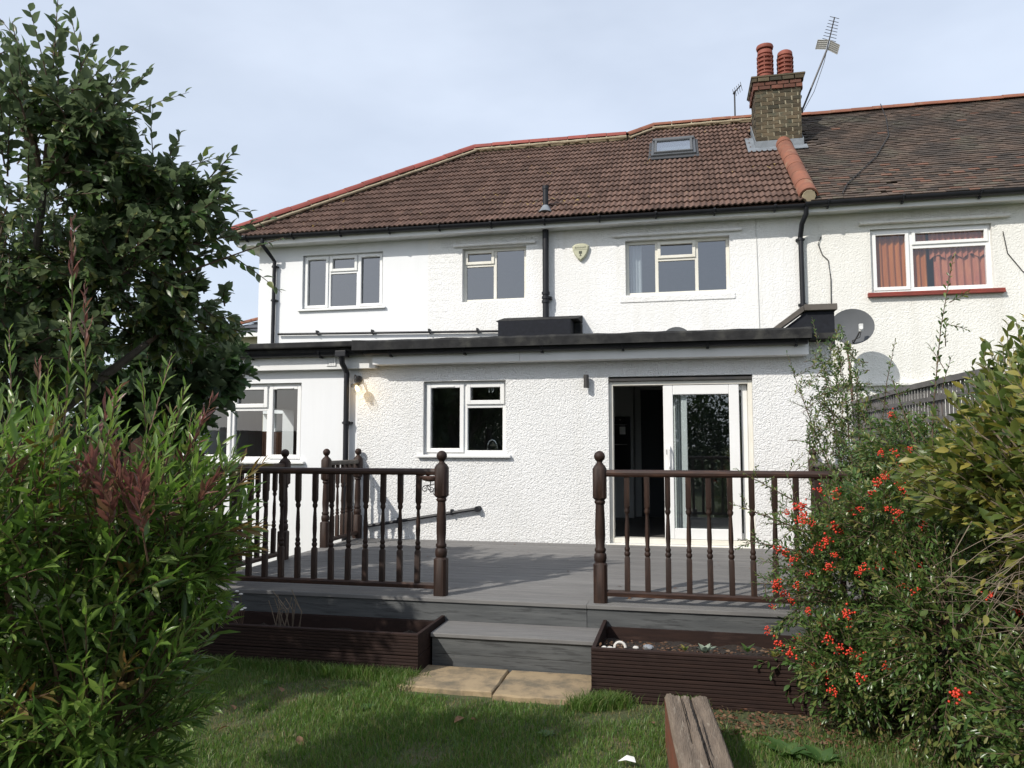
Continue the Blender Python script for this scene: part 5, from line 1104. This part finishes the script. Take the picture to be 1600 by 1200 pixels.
for i, q in enumerate(bers):
    o = link('berry_cluster', clus[i % 4], py, Vector(q) - wpos(py)); s_ = random.uniform(.75, 1.25); o.scale = (s_, s_, s_); o.rotation_euler = tuple(rnd3(1.5))

# --- yellowing shrub, right foreground
ye = thing('yellowing_shrub', (1.5, 3.1, 0), 'twiggy shrub with yellow-green leaves and bare stems at the right edge', 'shrub')
lv, st, bare = Leaves(), MB(), MB()
for c_, r_, n_ in (((1.38, 3.25, 1.60), (.46, .5, .38), 270), ((1.12, 3.50, 1.50), (.28, .38, .22), 80), ((1.60, 4.05, 1.72), (.34, .55, .38), 170), ((1.62, 3.85, 1.98), (.30, .45, .26), 120), ((1.30, 4.2, 1.45), (.28, .4, .22), 70), ((1.28, 3.0, 1.30), (.32, .35, .25), 50)):
    for _ in range(n_):
        t = in_ell(c_, r_, .45); c0_ = np.array((1.55, c_[1] - .05, 1.15)); h = c0_ + (t - c0_) * RNG.uniform(.45, .7); shoot(lv, st, h, t, 11, .068, 60, .25, .12, .0035, up=.1, jit=.3)
for _ in range(85):
    h = np.array((1.40, 3.0, 1.10)) + rnd3(.16); t = in_ell((1.05, 2.8, 1.10), (.28, .32, .24), .3); shoot(lv, bare, h, t, int(RNG.integers(0, 3)), .055, 60, .85, .35, .0023, droop=.3)
for k in range(8): st.tube([(1.55 + .04 * math.cos(k), 3.15 + .04 * math.sin(k), 0), (1.52 + .1 * math.cos(k), 3.15 + .1 * math.sin(k), .6), np.array((1.5, 3.15, 1.25)) + rnd3(.12)], [.014, .011, .006], 6)
st.build('stems', M['twig_grey'], ye)['kind'] = 'stuff'; bare.build('bare_twigs', M['twig_grey'], ye)['kind'] = 'stuff'; lv.build('leaf', M['yell'], ye, T_ELL)

# --- climber trailing over the right planter, plants in the planters
cl = thing('trailing_climber', (.75, 4.97, .3), 'thin climber trailing over the right planter edge by the berries', 'climber')
lv, st = Leaves(), MB()
for p_, q_ in (((.72, 5.1, .36), (.60, 4.96, .10)), ((.70, 5.1, .37), (.50, 4.97, .22)), ((.75, 5.1, .36), (.68, 4.95, .06)), ((.62, 5.1, .36), (.42, 4.98, .28))): shoot(lv, st, p_, q_, 9, .055, 70, .1, .15, .003, droop=.6)
st.build('stems', M['redtwig'], cl)['kind'] = 'stuff'; lv.build('leaf', M['vine'], cl, T_ELL)
def rosette(name, x, y, z, L_, n, mat, lab, cat='plant', el=.9, tpl=T_ELL):
    t = thing(name, (x, y, z), lab, cat); lv = Leaves()
    for i in range(n):
        a = i * 2.4; e = el * (1 - .5 * i / n) + .2; lv.put((x, y, z), (math.cos(a) * math.cos(e), math.sin(a) * math.cos(e), math.sin(e)), (-math.cos(a) * .6, -math.sin(a) * .6, 1), L_ * random.uniform(.75, 1.1))
    lv.build('leaf', mat, t, tpl)
rosette('silver_plant', .13, 5.12, .30, .085, 9, M['silver'], 'silver-leaved rosette plant in the right planter')
rosette('green_weed', .40, 5.25, .29, .07, 6, M['vine'], 'small green weed in the right planter beside the silver plant')
rosette('green_weed', .56, 5.12, .29, .08, 8, M['yell'], 'yellowing weed near the right end of the right planter')
rosette('green_weed', .01, 5.2, .29, .05, 5, M['yell'], 'tiny yellow-green weed left of the silver plant')
rosette('dandelion', .52, 4.35, .0, .13, 12, M['vine'], 'broad-leaved green weed on the lawn under the berry bush', 'plant', .5)
for x_, y_, l_ in ((-1.9, 4.55, 'clover-like weed in the lawn left of the slabs'), (-.75, 4.35, 'flat green weed in the sunny lawn between slabs and sleeper'), (-2.75, 4.85, 'leafy weed in the shaded lawn before the left planter')): rosette('lawn_weed', x_, y_, .005, .065, 9, M['vine'], l_, 'plant', .35)
rosette('dandelion', .68, 4.28, .0, .12, 10, M['vine'], 'second broad-leaved weed on the lawn nearer the berry bush', 'plant', .6)
sh_ = thing('broken_pot', (-.38, 5.15, .29), 'broken white pot rim lying in the right planter', 'pot')
MB().tube([(-.40 + .035 * math.cos(a), 5.10 + .01 * math.sin(a), .315 + .032 * math.sin(a)) for a in [i * .32 for i in range(14)]], .009, 6).build('rim', M['flower'], sh_)
for i, (x, y, s_, lab) in enumerate(((-.50, 5.08, .014, 'small white pebble at the left end of the right planter'), (-.46, 5.07, .017, 'pale pebble beside the broken pot rim'), (-.22, 5.14, .028, 'grey stone in the middle of the right planter'), (-.30, 5.12, .016, 'tiny pale chip beside the broken pot rim'))):
    bm = bmesh.new(); bmesh.ops.create_icosphere(bm, subdivisions=2, radius=s_)
    for v in bm.verts: v.co = Vector((v.co.x * 1.3, v.co.y, v.co.z * .7)) * random.uniform(.9, 1.1)
    me = bpy.data.meshes.new('pebble'); bm.to_mesh(me); bm.free(); me.materials.append(M['flower'] if i != 2 else M['metal']); tag(link('pebble', me, None, (x, y, .315)), lab, 'pebble')
wf = thing('white_flower_weed', (-3.25, 5.35, .25), 'spindly weed with small white flowers at the left planter end', 'plant')
b = MB(); fl_ = []
for i in range(9):
    e = (-3.25 + random.uniform(-.16, .14), 5.3 + random.uniform(-.1, .1), .36 + random.uniform(0, .16)); b.tube([(-3.25, 5.35, .22), ((e[0] - 3.25) / 2, (e[1] + 5.35) / 2, .34), e], .0025, 4); fl_.append(e)
b.build('stalks', M['twig'], wf)
for e in fl_: MB().rings([(e[2], .004, 0), (e[2] + .006, .016, 0), (e[2] + .012, .012, 0)], e[0], e[1], 8).build('flower', M['flower'], wf)
ds_ = thing('dry_stalks', (-2.95, 5.5, .22), 'dry seed stalks standing in the left planter', 'plant')
b = MB()
for i in range(14):
    x = -2.95 + random.uniform(-.12, .12); b.tube([(x, 5.5, .2), (x + random.uniform(-.05, .05), 5.48, .35), (x + random.uniform(-.1, .1), 5.46, .42 + random.uniform(-.05, .1))], .003, 4)
b.build('stalk_bundle', M['twig_grey'], ds_)

# --- unseen hedge and trees added behind the camera for the glass to mirror
def backtree(x, y, h, r, lab):
    t = thing('added_tree', (x, y, 0), lab, 'tree'); MB().tube([(x, y, 0), (x + .1, y, h * .35), (x, y + .1, h * .7)], [.16, .12, .05], 10).build('trunk', M['bark'], t)
    lv = Leaves()
    for _ in range(3200):
        p = in_ell((x, y, h * .5), (r, r * .8, h * .5), .25); lv.put(p, rnd3(), rnd3() + np.array((0, 0, .6)), RNG.uniform(.14, .24))
    lv.build('leaf', M['hedge'], t, T_ELL, 0, 'crown')
backtree(-3.5, -8.5, 4.2, 1.9, 'rounded tree added behind the viewer for glass reflections, left'); backtree(0, -9.5, 3.8, 2.0, 'rounded tree added behind the viewer for glass reflections, middle'); backtree(3.6, -8.5, 4.4, 2.0, 'rounded tree added behind the viewer for glass reflections, right'); backtree(-7.6, -8.0, 4.4, 2.0, 'rounded tree added behind the viewer for glass reflections, far left')

ot = thing('added_shade_tree', (-4.4, 2.3, 0), 'leafy tree added out of view on the left to cast shade', 'tree'); lv, st, tr = Leaves(), MB(), MB()  # unseen tree, added so its crown shades planter, step and deck
tr.tube([(-4.4, 2.2, 0), (-4.35, 2.25, 1.0), (-4.2, 2.4, 1.9)], [.10, .08, .06], 10); tr.build('trunk', M['bark'], ot)
for c_, r_, n_ in (((-4.75, 2.4, 2.80), (.85, .9, .80), 140), ((-4.75, 3.05, 2.25), (.9, .8, .75), 170), ((-4.9, 3.6, 1.5), (.7, .6, .6), 90)):
    for _ in range(n_):
        t = in_ell(c_, r_, .3); h = np.array(c_) + (t - np.array(c_)) * .5 + rnd3(.06); shoot(lv, st, h, t, 14, .10, 60, .05, .1, .006)
st.build('branches', M['twig'], ot)['kind'] = 'stuff'; lv.build('leaf', M['apple'], ot, T_OV, 0)
hg = thing('added_hedge', (0, -10, 0), 'clipped hedge added behind the viewer for glass reflections', 'hedge'); lv = Leaves()
for _ in range(13000): lv.put((RNG.uniform(-11, 9), -10.6 + RNG.uniform(-.6, .6), 4.0 * RNG.random() ** 1.1), rnd3(), rnd3() + np.array((0, -.3, .5)), RNG.uniform(.14, .26))
lv.build('leaf', M['hedge'], hg, T_ELL, 0, 'hedge_leaves')
# ------------------------------------------------------------------ lawn
NB = 190000
gx = RNG.uniform(-4.6, 1.9, NB); gy = 1.2 + 4.0 * RNG.random(NB) ** .75
def vnoise(x, y, f, seed):
    g = np.random.default_rng(seed).random((64, 64)); xi, yi = np.floor(x * f).astype(int), np.floor(y * f).astype(int); fx, fy = x * f - xi, y * f - yi; fx, fy = fx*fx*(3-2*fx), fy*fy*(3-2*fy)
    G = lambda a, b_: g[a % 64, b_ % 64]; return (G(xi, yi)*(1-fx) + G(xi+1, yi)*fx)*(1-fy) + (G(xi, yi+1)*(1-fx) + G(xi+1, yi+1)*fx)*fy
nz = .6 * vnoise(gx, gy, 2.3, 1) + .4 * vnoise(gx, gy, 7, 2)
keep = ~((gx > -1.88) & (gx < -.57) & (gy > 4.86)) & ~((gx > -.6) & (gy > 4.985)) & ~((np.abs(gx - (.0125 + (4.36 - gy) * .085)) < .125) & (gy < 4.37)) & ~((gx < -1.8) & (gy > 5.18))
dry = np.clip((gy - 4.6) / .35, 0, 1) * np.clip((gx + 1.0) / .7, 0, 1) + np.clip((gx - .35) / .5, 0, 1) * .25
keep &= RNG.random(NB) > np.clip(dry * .75 + (nz < .33) * .45, 0, .93)
isdry = RNG.random(NB) < np.clip(.05 + dry * .6 + np.clip(.42 - nz, 0, 1) * 1.6, 0, .9)
def blades(name, sel, mat, lab, hs):
    x, y = gx[sel], gy[sel]; n = len(x); a = RNG.uniform(0, 6.28, n); h = hs * RNG.uniform(.5, 1.3, n) * (.45 + 1.2 * nz[sel] ** 1.5); w = RNG.uniform(.0012, .0026, n); lean = RNG.uniform(.1, .9, n) * h; la = RNG.uniform(0, 6.28, n)
    cx, sx = np.cos(a) * w, np.sin(a) * w; lx, ly = np.cos(la) * lean, np.sin(la) * lean; z0 = np.zeros(n) - .003
    V = np.stack([np.stack([x - cx, y - sx, z0], 1), np.stack([x + cx, y + sx, z0], 1), np.stack([x - cx * .8 + lx * .35, y - sx * .8 + ly * .35, h * .6], 1), np.stack([x + cx * .8 + lx * .35, y + sx * .8 + ly * .35, h * .6], 1), np.stack([x + lx, y + ly, h * .92], 1)], 1).reshape(-1, 3)
    F = (np.array([[0, 1, 3], [0, 3, 2], [2, 3, 4]])[None] + (np.arange(n) * 5)[:, None, None]).reshape(-1, 3)
    tag(link(name, fast_mesh(name, V, F, mat)), lab, 'grass', kind='stuff')
blades('lawn_grass', keep & ~isdry, M['grass'], 'short green lawn grass in front of the deck', .045); blades('dry_grass', keep & isdry, M['straw'], 'patchy straw-coloured dry grass in the lawn', .032)
# taller tufts against the planters and slabs
NT = 9000; k = RNG.integers(0, 26, NT); tx = np.concatenate([np.linspace(-3.6, -1.85, 17), [-1.9, -1.86, -.52, -.48, -.62, -.40, -.56, -.45, .0]])[k]; ty = np.concatenate([np.full(17, 5.15), [5.1, 4.95, 4.93, 4.88, 4.82, 4.93, 4.85, 4.93, 4.95]])[k]
gx = tx + RNG.normal(0, .05, NT); gy = np.minimum(ty + RNG.normal(0, .035, NT), np.where(tx < -1.8, 5.18, 4.985)); nz = np.full(NT, .6)
blades('grass_tufts', np.ones(NT, bool), M['grass'], 'longer grass tufts along the planter bottoms', .085)
# fallen leaves
lv = Leaves()
for _ in range(650):
    x = RNG.uniform(.15, 1.3); y = RNG.uniform(4.55, 4.99) - .2 * RNG.random() ** 3; lv.put((x, y, .012 + .02 * RNG.random()), (*RNG.normal(0, 1, 2), RNG.normal(0, .2)), rnd3(.5) + np.array((0, 0, 1)), RNG.uniform(.018, .04))
for _ in range(420):
    yy = 5.04 + .5 * RNG.random() ** 1.6; lv.put((RNG.uniform(-.55, .9), yy, .305 - .12 * (yy - 5.04) + .015 * RNG.random()), (*RNG.normal(0, 1, 2), .1), rnd3(.5) + np.array((0, 0, 1)), RNG.uniform(.015, .035))
for _ in range(40): lv.put((RNG.uniform(-3.9, 1.2), RNG.uniform(6.1, 9.2), ZD + .006), (*RNG.normal(0, 1, 2), .05), rnd3(.2) + np.array((0, 0, 1)), RNG.uniform(.02, .04))
lt = thing('leaf_litter', (.7, 4.8, 0), 'drift of brown leaf litter along the right planter', 'leaf litter'); lt['kind'] = 'stuff'
lv.build('dead_leaf', M['deadleaf'], lt, T_ELL, 0, 'litter')
tl = fast_mesh('fallen_leaf', T_OV[0] * .075, T_OV[1], M['deadleaf'])
for x, y, s_, lab in ((-2.51, 4.61, 1.2, 'curled rust-brown leaf on the shaded lawn before the left planter'), (-2.62, 4.25, 1.0, 'dark brown leaf lying on the shaded left lawn'), (-2.5, 4.0, .8, 'pale brown leaf near the lower left shrub'), (-2.05, 3.95, .9, 'pale leaf on the lawn at the bottom of the picture'), (-1.25, 4.42, 1.1, 'brown leaf on the lawn below the slabs'), (-1.2, 4.40, .8, 'smaller brown leaf overlapping the one below the slabs'), (-.17, 4.55, .8, 'reddish leaf lying left of the sleeper'), (-2.3, 4.75, .7, 'small brown leaf beside the left planter')):
    o = tag(link('fallen_leaf', tl, None, (x, y, .045)), lab, 'leaf', 'fallen leaves on the lawn'); o.scale = (s_, s_, s_); o.rotation_euler = (random.uniform(-.5, .5), random.uniform(-.5, .5), random.uniform(0, 6))
b = MB(); b.add([(-.33, 4.0, .04), (-.29, 3.985, .055), (-.24, 3.99, .045), (-.25, 4.02, .06), (-.30, 4.04, .05), (-.285, 4.01, .07)], [(0, 1, 5), (1, 2, 5), (2, 3, 5), (3, 4, 5), (4, 0, 5)])
tag(b.build('paper_scrap', M['paper']), 'crumpled white scrap on the lawn left of the sleeper', 'scrap')
